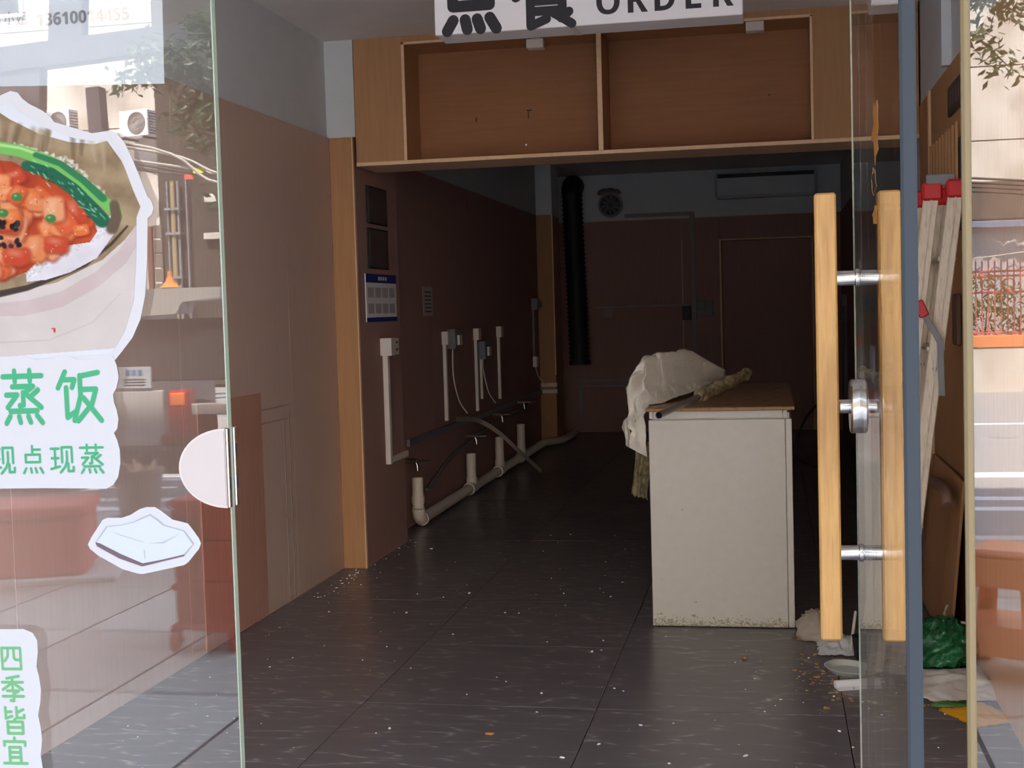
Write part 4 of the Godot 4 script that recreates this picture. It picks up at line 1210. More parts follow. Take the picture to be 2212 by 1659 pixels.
	for i in 4:
		var u = ups[i]
		st = start(true)
		tube(st, [Vector3(0, u[1], u[0]), Vector3(0, u[2], u[0])], 0.036, 16, false)
		var up_ := obj("riser", st, M.pvc, dp)
		obj("collar", tb([Vector3(0, u[1] + 0.03, u[0]), Vector3(0, u[1] + 0.075, u[0])], 0.041, 16), M.pvc, up_)
		obj("mouth", tb([Vector3(0, u[2] - 0.01, u[0]), Vector3(0, u[2] - 0.009, u[0])], 0.0355, 16), M.black, up_)
		if i > 0:
			obj("tee", tb([Vector3(0, 0.055, u[0] + 0.09), Vector3(0, 0.056, u[0] - 0.09)], 0.043, 16), M.pvc, dp)
			obj("tee_ring", tb([Vector3(0, 0.055, u[0] + 0.1), Vector3(0, 0.055, u[0] + 0.085)], 0.047, 16), M.plastic, dp)
		else:
			obj("elbow_ring", tb([Vector3(0, 0.052, -8.165), Vector3(0, 0.052, -8.185)], 0.046, 16), M.plastic, dp)
	obj("supply_pipe", tb(curve([Vector3(-0.05, 0.19, -8.5), Vector3(-0.05, 0.33, -9.2), Vector3(-0.05, 0.36, -9.6), Vector3(-0.05, 0.42, -10.4), Vector3(-0.05, 0.47, -12.6)]), 0.012, 8), M.grey_plastic, dp)
	for v in [[-8.05, 0.43, "chrome tap above the drain stub nearest the stub wall"], [-9.75, 0.42, "brass and chrome tap above the second drain stub"], [-10.75, 0.5, "chrome tap above the third drain stub"], [-11.75, 0.53, "dark tap above the drain stub nearest the column"]]:
		var tp := thing("tap", v[2], "tap", Vector3(-2.24, v[1], v[0]), "taps along the left wall")
		obj("body", tb([Vector3(-0.03, 0, 0), Vector3(0.05, 0, 0)], 0.014, 10), mat(c8(150, 132, 104), 0.35, 0.8), tp)
		obj("spout", tb(curve([Vector3(0.03, 0, 0), Vector3(0.05, -0.02, 0), Vector3(0.055, -0.06, 0)], 4), 0.01, 10), M.chrome, tp)
		obj("lever", bx(Vector3(0.045, -0.005, -0.01), Vector3(0.13, 0.007, 0.01), 0.002), M.chrome, tp)

	# back of the shop
	var hp := []
	var hr := []
	for i in 78:
		var f := i / 77.0
		hp.append(Vector3(-2.08 + 0.04 * f, lerpf(2.6, 0.76, f), -14.3))
		hr.append(0.114 if i % 2 == 0 else 0.096)
	var hz := thing("duct_hose", "black corrugated duct hose hanging on the back wall", "hose", Vector3.ZERO)
	obj("hose", tb(hp, hr, 20), M.hose, hz)
	obj("elbow", tb(curve([Vector3(-2.08, 2.58, -14.3), Vector3(-2.08, 2.66, -14.34), Vector3(-2.08, 2.67, -14.5)], 5), 0.11, 20), M.hose, hz)
	obj("end_ring", tb([Vector3(-2.04, 0.775, -14.3), Vector3(-2.04, 0.75, -14.3)], 0.116, 20), M.black, hz)
	var fn := thing("exhaust_fan", "round exhaust fan set high in the back wall", "fan", Vector3(-1.69, 2.456, BACK))
	st = start(true)
	var fx := Transform3D(Basis(Vector3(1, 0, 0), Vector3(0, 0, 1), Vector3(0, -1, 0)), Vector3.ZERO)
	lathe(st, [Vector2(0.135, 0), Vector2(0.135, 0.03), Vector2(0.11, 0.03), Vector2(0.105, 0.0)], fx, 28)
	obj("ring", st, M.grey_plastic, fn)
	st = start()
	lathe(st, [Vector2(0.108, 0.002), Vector2(0, 0.002)], fx, 24)
	obj("backplate", st, M.black, fn)
	for i in 10:
		var a := TAU * i / 10.0
		st = start()
		bar(st, Vector3(cos(a), sin(a), 0) * 0.03 + Vector3(0, 0, 0.012), Vector3(cos(a + 0.25), sin(a + 0.25), 0) * 0.1 + Vector3(0, 0, 0.012), 0.022, 0.003, Vector3(-sin(a), cos(a), 0.5))
		obj("blade", st, M.grey_plastic, fn)
	obj("torn_rim", crumple(Vector3(-0.01, 0.11, 0.01), Vector3(0.11, 0.04, 0.02), 9), mat(c8(120, 100, 88), 0.9), fn)
	var bt := thing("cable_duct", "upright grey cable duct on the back wall with switch plates beside it", "duct", Vector3(0, 0, BACK))
	var dk := mat(c8(150, 140, 138), 0.6)
	obj("upright", bx(Vector3(-0.845, 0.6, 0), Vector3(-0.795, 2.33, 0.025), 0.002), dk, bt)
	obj("crossbar", bx(Vector3(-1.9, 1.345, 0), Vector3(-0.845, 1.37, 0.02), 0.002), dk, bt)
	obj("top_run", bx(Vector3(-1.54, 2.31, 0.012), Vector3(-0.795, 2.35, 0.03), 0.002), dk, bt)
	obj("low_run", bx(Vector3(-2.1, 0.55, 0), Vector3(-1.2, 0.585, 0.02), 0.002), dk, bt)
	obj("low_run", bx(Vector3(-2.1, 0.49, 0), Vector3(-1.2, 0.52, 0.02), 0.002), dk, bt)
	obj("drop", bx(Vector3(-2.09, 0.2, 0), Vector3(-2.04, 0.49, 0.02), 0.002), dk, bt)
	obj("thin_duct", bx(Vector3(-0.655, 0.6, 0), Vector3(-0.635, 1.1, 0.015), 0.002), dk, bt)
	for p in [[-0.79, 1.315], [-0.7, 1.315], [-0.79, 1.23], [-0.7, 1.23]]:
		obj("switch_plate", bx(Vector3(p[0], p[1], 0), Vector3(p[0] + 0.084, p[1] + 0.08, 0.012), 0.003), M.grey_plastic, bt)
	obj("junction", bx(Vector3(-1.79, 1.25, 0), Vector3(-1.7, 1.335, 0.03), 0.003), dk, bt)
	obj("meter", bx(Vector3(-0.94, 1.2, 0), Vector3(-0.85, 1.345, 0.05), 0.004), M.black, bt)
	var ac := thing("indoor_unit", "long dark wall unit high on the back wall above the doorway", "air conditioner", Vector3(0, 0, BACK))
	obj("casing", bx(Vector3(-0.57, 2.46, 0), Vector3(0.48, 2.73, 0.2), 0.03), M.paint, ac)
	obj("flap", bx(Vector3(-0.54, 2.67, 0.19), Vector3(0.45, 2.71, 0.205), 0.004), M.black, ac)
	var rs := thing("wall_socket", "grey socket boxes with ducts on the right wall at the back", "socket", Vector3(WALL_R, 0, -13.4))
	for r in [[-0.05, 1.3, 1.42, 0.0, -0.16], [-0.04, 1.14, 1.24, -0.35, -0.5]]:
		obj("socket_box", bx(Vector3(r[0], r[1], r[4]), Vector3(0, r[2], r[3]), 0.004), M.grey_plastic, rs)
		obj("duct", bx(Vector3(-0.02, 0.4, r[4] + 0.05), Vector3(0, r[1], r[4] + 0.09), 0.002), M.grey_plastic, rs)
	tag(obj("power_cable", tb(curve([Vector3(0.24, 0.854, -7), Vector3(0.156, 0.762, -6.9), Vector3(0.102, 0.644, -6.8), Vector3(0.123, 0.57, -6.8), Vector3(0.243, 0.532, -6.9), Vector3(0.301, 0.755, -7.1), Vector3(0.70, 1.1, -7.5)], 8), 0.0045, 8), M.black), "thin black cable looped behind the right side of the white counter", "cable")

	# ladder against the right wall
	var ld := thing("step_ladder", "folded aluminium step ladder with red caps leaning on the right wall", "ladder", Vector3.ZERO)
	var top_a: Vector3 = Vector3(0.623, 1.725, -4.8)
	var low_a: Vector3 = Vector3(0.469, 0.525, -4.8)
	var top_b: Vector3 = Vector3(0.546, 1.72, -4.83)
	var foot_a := low_a + (low_a - top_a) * (low_a.y / (top_a.y - low_a.y))
	var foot_b := foot_a + (top_b - top_a) * 0.9
	foot_a.y = 0.012
	foot_b.y = 0.012
	for s in [[top_a, foot_a, 0], [top_b, foot_b, 1]]:
		for dz in [0.0, -0.36]:
			var a: Vector3 = s[0] + Vector3(0, 0, dz)
			var b: Vector3 = s[1] + Vector3(0, 0, dz * 1.12)
			st = start()
			bar(st, a, b, 0.05, 0.024, Vector3.RIGHT, 0.003)
			bar(st, a + Vector3(0, 0, 0.013), b + Vector3(0, 0, 0.013), 0.006, 0.006, Vector3.RIGHT)
			var rail := obj("rail", st, M.alu, ld)
			obj("foot", bx(b + Vector3(-0.03, -0.012, -0.02), b + Vector3(0.03, 0.03, 0.02), 0.004), M.black, rail)
			obj("cap", bx(a + Vector3(-0.034, -0.035, -0.022), a + Vector3(0.034, 0.028, 0.022), 0.008), M.red_plastic, ld)
			obj("rivet", tb([a.lerp(b, 0.36) + Vector3(0, 0, 0.012), a.lerp(b, 0.36) + Vector3(0, 0, 0.015)], 0.008, 10), M.satin, rail)
		for i in 5:
			var f := 0.14 + 0.18 * i
			var a: Vector3 = s[0].lerp(s[1], f)
			if s[2] == 0:
				obj("step", bx(a + Vector3(-0.03, -0.008, -0.37), a + Vector3(0.03, 0.008, -0.01), 0.003), M.alu, ld)
			else:
				obj("rung", tb([a + Vector3(0, 0, -0.37), a + Vector3(0, 0, -0.01)], 0.011, 10), M.alu, ld)
	obj("hinge_plate", bx(Vector3(top_b.x - 0.02, top_b.y + 0.015, -4.83), Vector3(top_a.x, top_a.y + 0.05, -4.81), 0.004), M.grey_plastic, ld)
	st = start()
	bar(st, Vector3(0.502, 1.308, -4.76), Vector3(0.563, 1.196, -4.76), 0.02, 0.006, Vector3.RIGHT, 0.001)
	bar(st, Vector3(0.559, 1.208, -4.752), Vector3(0.563, 1.018, -4.752), 0.02, 0.006, Vector3.RIGHT, 0.001)
	obj("spreader", st, M.grey_plastic, ld)
	st = start()
	bar(st, Vector3(0.487, 1.343, -4.758), Vector3(0.51, 1.289, -4.758), 0.034, 0.014, Vector3.RIGHT, 0.004)
	obj("spreader_cap", st, M.red_plastic, ld)

	# fittings on the right wall
	var wp := thing("wall_plate", "dark name plate high on the right wall", "plate", Vector3(WALL_R, 2.07, -5.42))
	obj("plate", bx(Vector3(-0.012, 0, -0.23), Vector3(0, 0.115, 0.23), 0.002), mat(c8(58, 48, 50), 0.5), wp)
	for i in 5:
		obj("print_mark", bx(Vector3(-0.0135, 0.025, -0.17 + 0.08 * i), Vector3(-0.012, 0.09, -0.13 + 0.08 * i)), mat(c8(92, 80, 80), 0.5), wp)
	var rk := thing("menu_rack", "rack of slim wooden menu strips hanging on the right wall", "rack", Vector3(WALL_R, 1.86, -5.6))
	obj("rail", bx(Vector3(-0.03, 0.06, -0.5), Vector3(0, 0.08, 0.45), 0.002), M.black, rk)
	for i in 9:
		obj("menu_strip", bx(Vector3(-0.04, -0.09, -0.44 + 0.1 * i), Vector3(-0.03, 0.14, -0.415 + 0.1 * i), 0.001), M.wood, rk)
	for i in 9:
		obj("hook_bar", bx(Vector3(-0.026, -0.26, -0.43 + 0.1 * i), Vector3(-0.014, 0.06, -0.415 + 0.1 * i)), M.black, rk)
	var lb := thing("leaning_board", "brown board leaning against the foot of the right wall", "board", Vector3.ZERO)
	st = start()
	bar(st, Vector3(0.64, 0.008, -5.72), Vector3(0.698, 0.66, -5.72), 0.96, 0.012, Vector3.BACK, 0.002)
	obj("board", st, M.wood, lb)
	obj("waste_hose", tb(curve([Vector3(0.64, 0.578, -5.95), Vector3(0.64, 0.611, -5.509), Vector3(0.64, 0.606, -5.308), Vector3(0.64, 0.567, -5.256)], 6), 0.022, 12), mat(c8(140, 112, 98), 0.6))
	tag(get_node("waste_hose"), "short grey waste hose bent down along the right wall", "hose")
	var og := thing("wall_cover", "round-cornered pale cover plate on the right wall behind the ladder", "cover", Vector3(0.7, 1.266, -5.447))
	obj("plate", bx(Vector3(-0.006, -0.1, -0.07), Vector3(0.013, 0.1, 0.07), 0.006), mat(c8(124, 96, 82), 0.6), og)

# strip of cloth that hangs at the counter's left side
func loft_strip() -> SurfaceTool:
	var st := start(true)
	var rows := []
	var l := curve([Vector3(-0.6, 0.756, -5.98), Vector3(-0.614, 0.653, -5.97), Vector3(-0.623, 0.571, -5.96), Vector3(-0.63, 0.514, -5.95)], 6)
	var r := curve([Vector3(-0.523, 0.743, -5.9), Vector3(-0.538, 0.64, -5.9), Vector3(-0.552, 0.558, -5.9), Vector3(-0.557, 0.501, -5.9)], 6)
	for i in l.size():
		var row := []
		for k in 12:
			var f := k / 11.0
			row.append(l[i].lerp(r[i], f) + Vector3(0, 0.006 * sin(k * 2.1), 0.014 * sin(k * 1.5 + 0.3 * i)))
		rows.append(row)
	loft(st, rows, 0.004)
	return st

# ---------------------------------------------------------------- stickers on the left pane
const STICK := -1.5932       # just in front of the outer face of the glass
const INSIDE := -1.6072      # just behind its inner face

func sticker_sheet(st: SurfaceTool, poly: Array, z: float, thick := 0.0006) -> void:
	prism(st, poly, Transform3D(Basis(), Vector3(0, 0, z)), thick)

func blot(im: Image, cx: float, cy: float, rx: float, ry: float, rot: float, col: Color, soft := 0.35, a := 1.0) -> void:
	var r := maxf(rx, ry) + 1.0
	var cs := cos(rot)
	var sn := sin(rot)
	for y in range(maxi(0, int(cy - r)), mini(im.get_height(), int(cy + r) + 1)):
		for x in range(maxi(0, int(cx - r)), mini(im.get_width(), int(cx + r) + 1)):
			var dx := x - cx
			var dy := y - cy
			var u := (dx * cs + dy * sn) / rx
			var v := (-dx * sn + dy * cs) / ry
			var d := sqrt(u * u + v * v)
			if d < 1.0:
				var w := clampf((1.0 - d) / soft, 0.0, 1.0) * a
				im.set_pixel(x, y, im.get_pixel(x, y).lerp(col, w))

# the same with a squarish outline
func cube_blot(im: Image, cx: float, cy: float, rx: float, ry: float, rot: float, col: Color, soft := 0.35, a := 1.0) -> void:
	var r := maxf(rx, ry) * 1.25
	var cs := cos(rot)
	var sn := sin(rot)
	for y in range(maxi(0, int(cy - r)), mini(im.get_height(), int(cy + r) + 1)):
		for x in range(maxi(0, int(cx - r)), mini(im.get_width(), int(cx + r) + 1)):
			var u := ((x - cx) * cs + (y - cy) * sn) / rx
			var v := (-(x - cx) * sn + (y - cy) * cs) / ry
			var d := pow(u * u * u * u + v * v * v * v, 0.25)
			if d < 1.0:
				im.set_pixel(x, y, im.get_pixel(x, y).lerp(col, clampf((1.0 - d) / soft, 0.0, 1.0) * a))

func fill_poly(im: Image, poly: PackedVector2Array, c0: Color, c1: Color, nz: FastNoiseLite) -> void:
	var lo := Vector2(1e9, 1e9)
	var hi := -lo
	for p in poly:
		lo = lo.min(p)
		hi = hi.max(p)
	for y in range(maxi(0, int(lo.y)), mini(im.get_height(), int(hi.y) + 1)):
		for x in range(maxi(0, int(lo.x)), mini(im.get_width(), int(hi.x) + 1)):
			if Geometry2D.is_point_in_polygon(Vector2(x, y), poly):
				im.set_pixel(x, y, c0.lerp(c1, clampf(0.5 + nz.get_noise_2d(x, y), 0.0, 1.0)))

func streak(im: Image, pts: Array, r0: float, r1: float, col: Color, soft := 0.5, a := 1.0) -> void:
	for i in pts.size() - 1:
		var n := int(pts[i].distance_to(pts[i + 1]) / 2.0) + 1
		for k in n:
			var f: float = (i + float(k) / n) / (pts.size() - 1)
			var p: Vector2 = pts[i].lerp(pts[i + 1], float(k) / n)
			var r := lerpf(r0, r1, f)
			blot(im, p.x, p.y, r, r, 0, col, soft, a)

# the printed picture of the bowl; drawn at one texel a millimetre or finer
func bowl_print() -> ImageTexture:
	var w := 680
	var h := 600
	var ox := 340.0
	var oy := -190.0
	var im := Image.create(w, h, false, Image.FORMAT_RGB8)
	im.fill(c8(240, 238, 242))
	var nz := FastNoiseLite.new()
	nz.seed = 3
	nz.frequency = 0.009
	var rng := RandomNumberGenerator.new()
	rng.seed = 12
	var o := Vector2(ox, oy)
	var put := func(a: Array) -> PackedVector2Array:
		var r := PackedVector2Array()
		for i in range(0, a.size(), 2):
			r.append(Vector2(a[i], a[i + 1]) + o)
		return r
	# bowl
	fill_poly(im, put.call([-330, 470, -322, 560, -315, 650, -295, 715, -262, 764, 0, 778, 240, 764, 270, 715, 289, 650, 294, 560, 298, 470]), c8(232, 216, 208), c8(222, 208, 198), nz)
	fill_poly(im, put.call([-320, 470, -200, 600, -90, 640, 0, 655, 60, 650, 130, 632, 200, 592, 250, 545, 298, 470, 296, 520, 262, 575, 205, 625, 130, 668, 50, 686, -90, 680, -220, 630, -318, 540]), c8(222, 200, 194), c8(214, 190, 184), nz)
	streak(im, [Vector2(0, 745) + o, Vector2(100, 742) + o, Vector2(190, 705) + o, Vector2(250, 640) + o], 2.5, 1.5, c8(206, 190, 180), 0.6, 0.5)
	# lotus leaf
	fill_poly(im, put.call([-300, 330, -150, 240, -40, 228, 20, 222, 42, 240, 100, 276, 160, 298, 210, 306, 236, 300, 262, 345, 288, 412, 303, 446, 294, 480, 262, 522, 215, 565, 120, 612, 0, 638, -150, 600, -310, 480]), c8(186, 160, 124), c8(146, 120, 90), nz)
	for i in 26:
		var x := rng.randf_range(-200, 230)
		var y0 := 235.0 + maxf(0.0, x) * 0.3
		streak(im, [Vector2(x, y0) + o, Vector2(x - rng.randf_range(-10, 25), y0 + rng.randf_range(40, 110)) + o], rng.randf_range(7, 13), 5.0, [c8(104, 82, 60), c8(206, 186, 154), c8(150, 126, 92)][i % 3], 1.0, 0.16)
	streak(im, [Vector2(0, 634) + o, Vector2(60, 622) + o, Vector2(118, 600) + o, Vector2(180, 575) + o, Vector2(235, 530) + o, Vector2(270, 490) + o], 9, 3, c8(74, 60, 52), 0.7, 0.85)
	# rice
	fill_poly(im, put.call([60, 590, 110, 555, 170, 520, 215, 490, 245, 470, 240, 510, 205, 560, 150, 590, 100, 605, 60, 608]), c8(244, 236, 238), c8(226, 214, 216), nz)
	for i in 240:
		var p := Vector2(rng.randf_range(60, 245), 0)
		p.y = lerpf(590, 478, (p.x - 60) / 185.0) + rng.randf_range(-18, 14)
		blot(im, p.x + ox, p.y + oy, 5.5, 2.6, rng.randf() * PI, [c8(250, 246, 246), c8(232, 222, 220), c8(214, 200, 196)][i % 3], 0.5, 0.8)
	for i in 110:
		var p := Vector2(rng.randf_range(20, 225), 0)
		p.y = 292 + p.x * 0.36 + rng.randf_range(-16, 6) + maxf(0.0, p.x - 160) * 0.8
		blot(im, p.x + ox, p.y + oy, 6, 4, rng.randf() * PI, [c8(238, 232, 214), c8(214, 204, 180)][i % 2], 0.6, 0.8)
	# meat cubes
	fill_poly(im, put.call([-240, 400, -120, 330, -20, 326, 40, 334, 105, 372, 165, 415, 195, 455, 208, 500, 192, 524, 140, 530, 100, 545, 62, 585, 0, 606, -140, 590, -240, 500]), c8(206, 86, 44), c8(168, 58, 32), nz)
	for i in 170:
		var p := Vector2(rng.randf_range(-220, 190), rng.randf_range(340, 590))
		if p.x > 40 and p.y > 592 - p.x * 0.5:
			continue
		if p.x > 10 and p.y < 342 + p.x * 0.6:
			continue
		var rx := rng.randf_range(18, 36)
		var c: Color = [c8(240, 124, 62), c8(247, 150, 92), c8(228, 100, 54), c8(244, 166, 116), c8(206, 74, 44), c8(236, 138, 84)][i % 6]
		var an := rng.randf() * PI
		cube_blot(im, p.x + ox + 3, p.y + oy + 4, rx * 1.04, rx * 0.84, an, c8(140, 46, 28), 0.3, 0.6)
		cube_blot(im, p.x + ox, p.y + oy, rx, rx * 0.78, an, c, 0.3, 0.95)
		cube_blot(im, p.x + ox - rx * 0.1, p.y + oy - rx * 0.25, rx * 0.72, rx * 0.36, an + 0.15, c.lerp(c8(255, 214, 176), 0.45), 0.8, 0.75)
		for q in 5:
			blot(im, p.x + ox + rng.randf_range(-rx, rx) * 0.7, p.y + oy + rng.randf_range(-rx, rx) * 0.6, rng.randf_range(2, 5), 2, rng.randf() * PI, [c8(255, 226, 200), c8(178, 52, 30)][q % 2], 0.8, 0.6)
	# green stalk and leaves
	streak(im, [Vector2(-60, 288) + o, Vector2(0, 297) + o, Vector2(60, 312) + o, Vector2(120, 340) + o, Vector2(170, 378) + o, Vector2(215, 425) + o, Vector2(250, 462) + o], 15, 13, c8(126, 196, 96), 0.35, 1.0)
	streak(im, [Vector2(-60, 283) + o, Vector2(0, 291) + o, Vector2(60, 305) + o, Vector2(120, 333) + o, Vector2(165, 370) + o], 5, 4, c8(190, 232, 150), 0.8, 0.8)
	streak(im, [Vector2(70, 345) + o, Vector2(120, 365) + o, Vector2(165, 405) + o, Vector2(200, 450) + o, Vector2(222, 480) + o], 12, 17, c8(40, 104, 74), 0.4, 1.0)
	streak(im, [Vector2(90, 322) + o, Vector2(140, 345) + o, Vector2(185, 385) + o, Vector2(225, 430) + o], 7, 9, c8(58, 130, 84), 0.5, 0.9)
	for i in 46:
		var f := rng.randf()
		var p := Vector2(80, 345).lerp(Vector2(225, 470), f) + Vector2(rng.randf_range(-16, 16), rng.randf_range(-16, 16))
		blot(im, p.x + ox, p.y + oy, rng.randf_range(4, 11), 2.4, 0.75 + rng.randf_range(-0.4, 0.4), [c8(124, 190, 140), c8(24, 78, 58), c8(176, 220, 190)][i % 3], 0.7, 0.75)
	# peas, beans, chilli
	for p in [[48, 415], [18, 450], [115, 467], [-60, 430], [-110, 500]]:
		blot(im, p[0] + ox, p[1] + oy, 13, 11, 0.2, c8(72, 132, 66), 0.3, 1.0)
		blot(im, p[0] + ox - 3, p[1] + oy - 3, 5, 4, 0.2, c8(170, 206, 148), 0.8, 0.8)
	for i in 26:
		blot(im, ox + rng.randf_range(-30, 50), oy + rng.randf_range(470, 528), rng.randf_range(6, 10), 6, rng.randf() * PI, [c8(34, 28, 34), c8(58, 48, 56), c8(20, 16, 20)][i % 3], 0.4, 0.95)
	streak(im, [Vector2(244, 440) + o, Vector2(248, 470) + o, Vector2(236, 500) + o], 11, 14, c8(112, 92, 72), 0.7, 0.85)
	blot(im, 112 + ox, 720 + oy, 3, 7, 0.0, c8(212, 40, 44), 0.5, 0.9)
	blot(im, 108 + ox, 716 + oy, 3, 2, 0.0, c8(212, 40, 44), 0.5, 0.7)
	return ImageTexture.create_from_image(im)

# flat picture sheet whose print covers the given rectangle of the pane
func picture(poly: Array, lo: Vector2, hi: Vector2, z: float, m: Material, parent: Node, called: String) -> void:
	var st := start()
	var pk := PackedVector2Array(poly)
	var idx := Geometry2D.triangulate_polygon(pk)
	for k in range(0, idx.size(), 3):
		var t := [pk[idx[k]], pk[idx[k + 1]], pk[idx[k + 2]]]
		var a := Vector3(t[0].x, t[0].y, z)
		var b := Vector3(t[1].x, t[1].y, z)
		var c := Vector3(t[2].x, t[2].y, z)
		if (a - c).cross(a - b).z < 0.0:
			t = [t[0], t[2], t[1]]
		for p in t:
			st.set_uv(Vector2((p.x - lo.x) / (hi.x - lo.x), 1.0 - (p.y - lo.y) / (hi.y - lo.y)))
			st.add_vertex(Vector3(p.x, p.y, z))
	obj(called, st, m, parent)

func glyph_part(parent: Node, which: String, at: Vector2, size: Vector2, wide: float, m: Material, roll := 0.0, z := STICK) -> void:
	var st := start()
	var b := Basis(Vector3.BACK, roll) * Basis.from_scale(Vector3(size.x, size.y, 1))
	write_glyph(st, which, Transform3D(b, Vector3(at.x, at.y, z + 0.0004)), wide)
	obj("character", st, m, parent)

func build_stickers() -> void:
	var st: SurfaceTool
	# rental notice
	var rn := thing("rental_notice", "white paper notice with a phone number on the left glass pane", "notice", Vector3.ZERO)
	st = start()
	sticker_sheet(st, [Vector2(-1.1850, 1.9840), Vector2(-0.7460, 1.9440), Vector2(-0.7520, 1.6500), Vector2(-1.2050, 1.6700)], INSIDE)
	obj("sheet", st, M.paper, rn)
	var n1 := [Vector2(-0.9890, 1.7360), Vector2(-0.9700, 1.7370), Vector2(-0.9530, 1.7360)]
	glyph_part(rn, "tian", n1[0] + Vector2(0, 0.018), Vector2(0.014, 0.018), 0.1, M.ink_grey, 0.0, INSIDE)
	glyph_part(rn, "xiao", n1[1] + Vector2(0, 0.018), Vector2(0.014, 0.018), 0.1, M.ink_grey, 0.0, INSIDE)
	glyph_part(rn, "jiejie", n1[2] + Vector2(0, 0.018), Vector2(0.015, 0.018), 0.1, M.ink_grey, 0.0, INSIDE)
	var num := lettering("13610014455", 0.0155, M.ink_grey, Vector3(-0.860, 1.741, INSIDE + 0.0008), rn)
	num.scale = Vector3(1.0, 1.0, 0.3)

	# bowl of rice
	var lo: Vector2 = [Vector2(-1.2240, 1.3020)][0]
	var hi: Vector2 = [Vector2(-0.7550, 1.6430)][0]
	var bw := thing("bowl_sticker", "cut-out sticker of a rice bowl with meat and greens on the left glass pane", "sticker", Vector3.ZERO)
	st = start()
	var out1 := [Vector2(-1.2370, 1.5310), Vector2(-1.1770, 1.6070), Vector2(-1.0930, 1.6420), Vector2(-1.0120, 1.6490), Vector2(-0.9730, 1.6460), Vector2(-0.9580, 1.6510), Vector2(-0.9480, 1.6480), Vector2(-0.9420, 1.6400), Vector2(-0.9330, 1.6330), Vector2(-0.9140, 1.6230), Vector2(-0.9050, 1.6160), Vector2(-0.8990, 1.6080), Vector2(-0.8780, 1.6010), Vector2(-0.8470, 1.5910), Vector2(-0.8230, 1.5930), Vector2(-0.8130, 1.5890), Vector2(-0.8030, 1.5770), Vector2(-0.7930, 1.5550), Vector2(-0.7840, 1.5320), Vector2(-0.7750, 1.5080), Vector2(-0.7700, 1.5020), Vector2(-0.7670, 1.4930), Vector2(-0.7700, 1.4850), Vector2(-0.7760, 1.4800), Vector2(-0.7790, 1.4280), Vector2(-0.7840, 1.3820), Vector2(-0.7920, 1.3520), Vector2(-0.8040, 1.3290), Vector2(-0.8200, 1.3110), Vector2(-0.8350, 1.2950), Vector2(-0.9920, 1.2920), Vector2(-1.1680, 1.3020), Vector2(-1.2130, 1.3640), Vector2(-1.2230, 1.4440)]
	sticker_sheet(st, out1, STICK)
	obj("backing", st, M.sticker, bw)
	var pm := StandardMaterial3D.new()
	pm.albedo_texture = bowl_print()
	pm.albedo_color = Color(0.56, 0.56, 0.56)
	pm.roughness = 0.8
	pm.metallic_specular = 0.2
	pm.texture_repeat = false
	var in1 := [Vector2(-1.2070, 1.5170), Vector2(-1.1680, 1.5880), Vector2(-1.0870, 1.6280), Vector2(-1.0070, 1.6340), Vector2(-0.9740, 1.6320), Vector2(-0.9590, 1.6360), Vector2(-0.9470, 1.6240), Vector2(-0.9100, 1.6010), Vector2(-0.8720, 1.5860), Vector2(-0.8400, 1.5800), Vector2(-0.8230, 1.5830), Vector2(-0.8080, 1.5560), Vector2(-0.7940, 1.5160), Vector2(-0.7850, 1.4950), Vector2(-0.7910, 1.4820), Vector2(-0.7940, 1.4290), Vector2(-0.8000, 1.3760), Vector2(-0.8140, 1.3380), Vector2(-0.8340, 1.3090), Vector2(-0.9920, 1.3040), Vector2(-1.1690, 1.3170), Vector2(-1.2010, 1.3880), Vector2(-1.2070, 1.4560)]
	picture(in1, lo, hi, STICK + 0.0003, pm, bw, "picture")

	# wording below it
	var ws := thing("wording_sticker", "white scalloped sticker with green lettering on the left glass pane", "sticker", Vector3.ZERO)
	var out2 := [Vector2(-1.1820, 1.3060), Vector2(-1.0590, 1.3070), Vector2(-0.9920, 1.3060), Vector2(-0.9710, 1.3090), Vector2(-0.9550, 1.3090), Vector2(-0.9390, 1.3030), Vector2(-0.9220, 1.3050), Vector2(-0.9090, 1.3090), Vector2(-0.8930, 1.3080), Vector2(-0.8810, 1.3030), Vector2(-0.8600, 1.3030), Vector2(-0.8320, 1.3070), Vector2(-0.8270, 1.2940), Vector2(-0.8250, 1.2790), Vector2(-0.8290, 1.2650), Vector2(-0.8340, 1.2570), Vector2(-0.8330, 1.2460), Vector2(-0.8300, 1.2380), Vector2(-0.8280, 1.2250), Vector2(-0.8300, 1.2130), Vector2(-0.8350, 1.2070), Vector2(-0.8310, 1.1980), Vector2(-0.8280, 1.1850), Vector2(-0.8280, 1.1680), Vector2(-0.8320, 1.1500), Vector2(-0.8390, 1.1400), Vector2(-0.8490, 1.1350), Vector2(-0.9340, 1.1360), Vector2(-1.1920, 1.1340)]
	st = start()
	sticker_sheet(st, out2, STICK + 0.0007)
	obj("backing", st, M.sticker, ws)
	var g2 := [Vector2(-0.9910, 1.2910), Vector2(-0.9310, 1.2200), Vector2(-0.9140, 1.2900), Vector2(-0.8500, 1.2210), Vector2(-1.0120, 1.1930), Vector2(-0.9760, 1.1530), Vector2(-0.9690, 1.1920), Vector2(-0.9340, 1.1540), Vector2(-0.9270, 1.1930), Vector2(-0.8920, 1.1540), Vector2(-0.8850, 1.1930), Vector2(-0.8500, 1.1550)]
	var names := ["zheng", "fan", "xian", "dian", "xian", "zheng"]
	for i in 6:
		var a: Vector2 = g2[2 * i]
		var b: Vector2 = g2[2 * i + 1]
		st = start()
		write_glyph(st, names[i], Transform3D(Basis(Vector3.BACK, 0.012) * Basis.from_scale(Vector3(b.x - a.x, a.y - b.y, 1)), Vector3(a.x, a.y, STICK + 0.0011)), 0.1 if i < 2 else 0.085)
		obj("character", st, M.green_ink, ws)

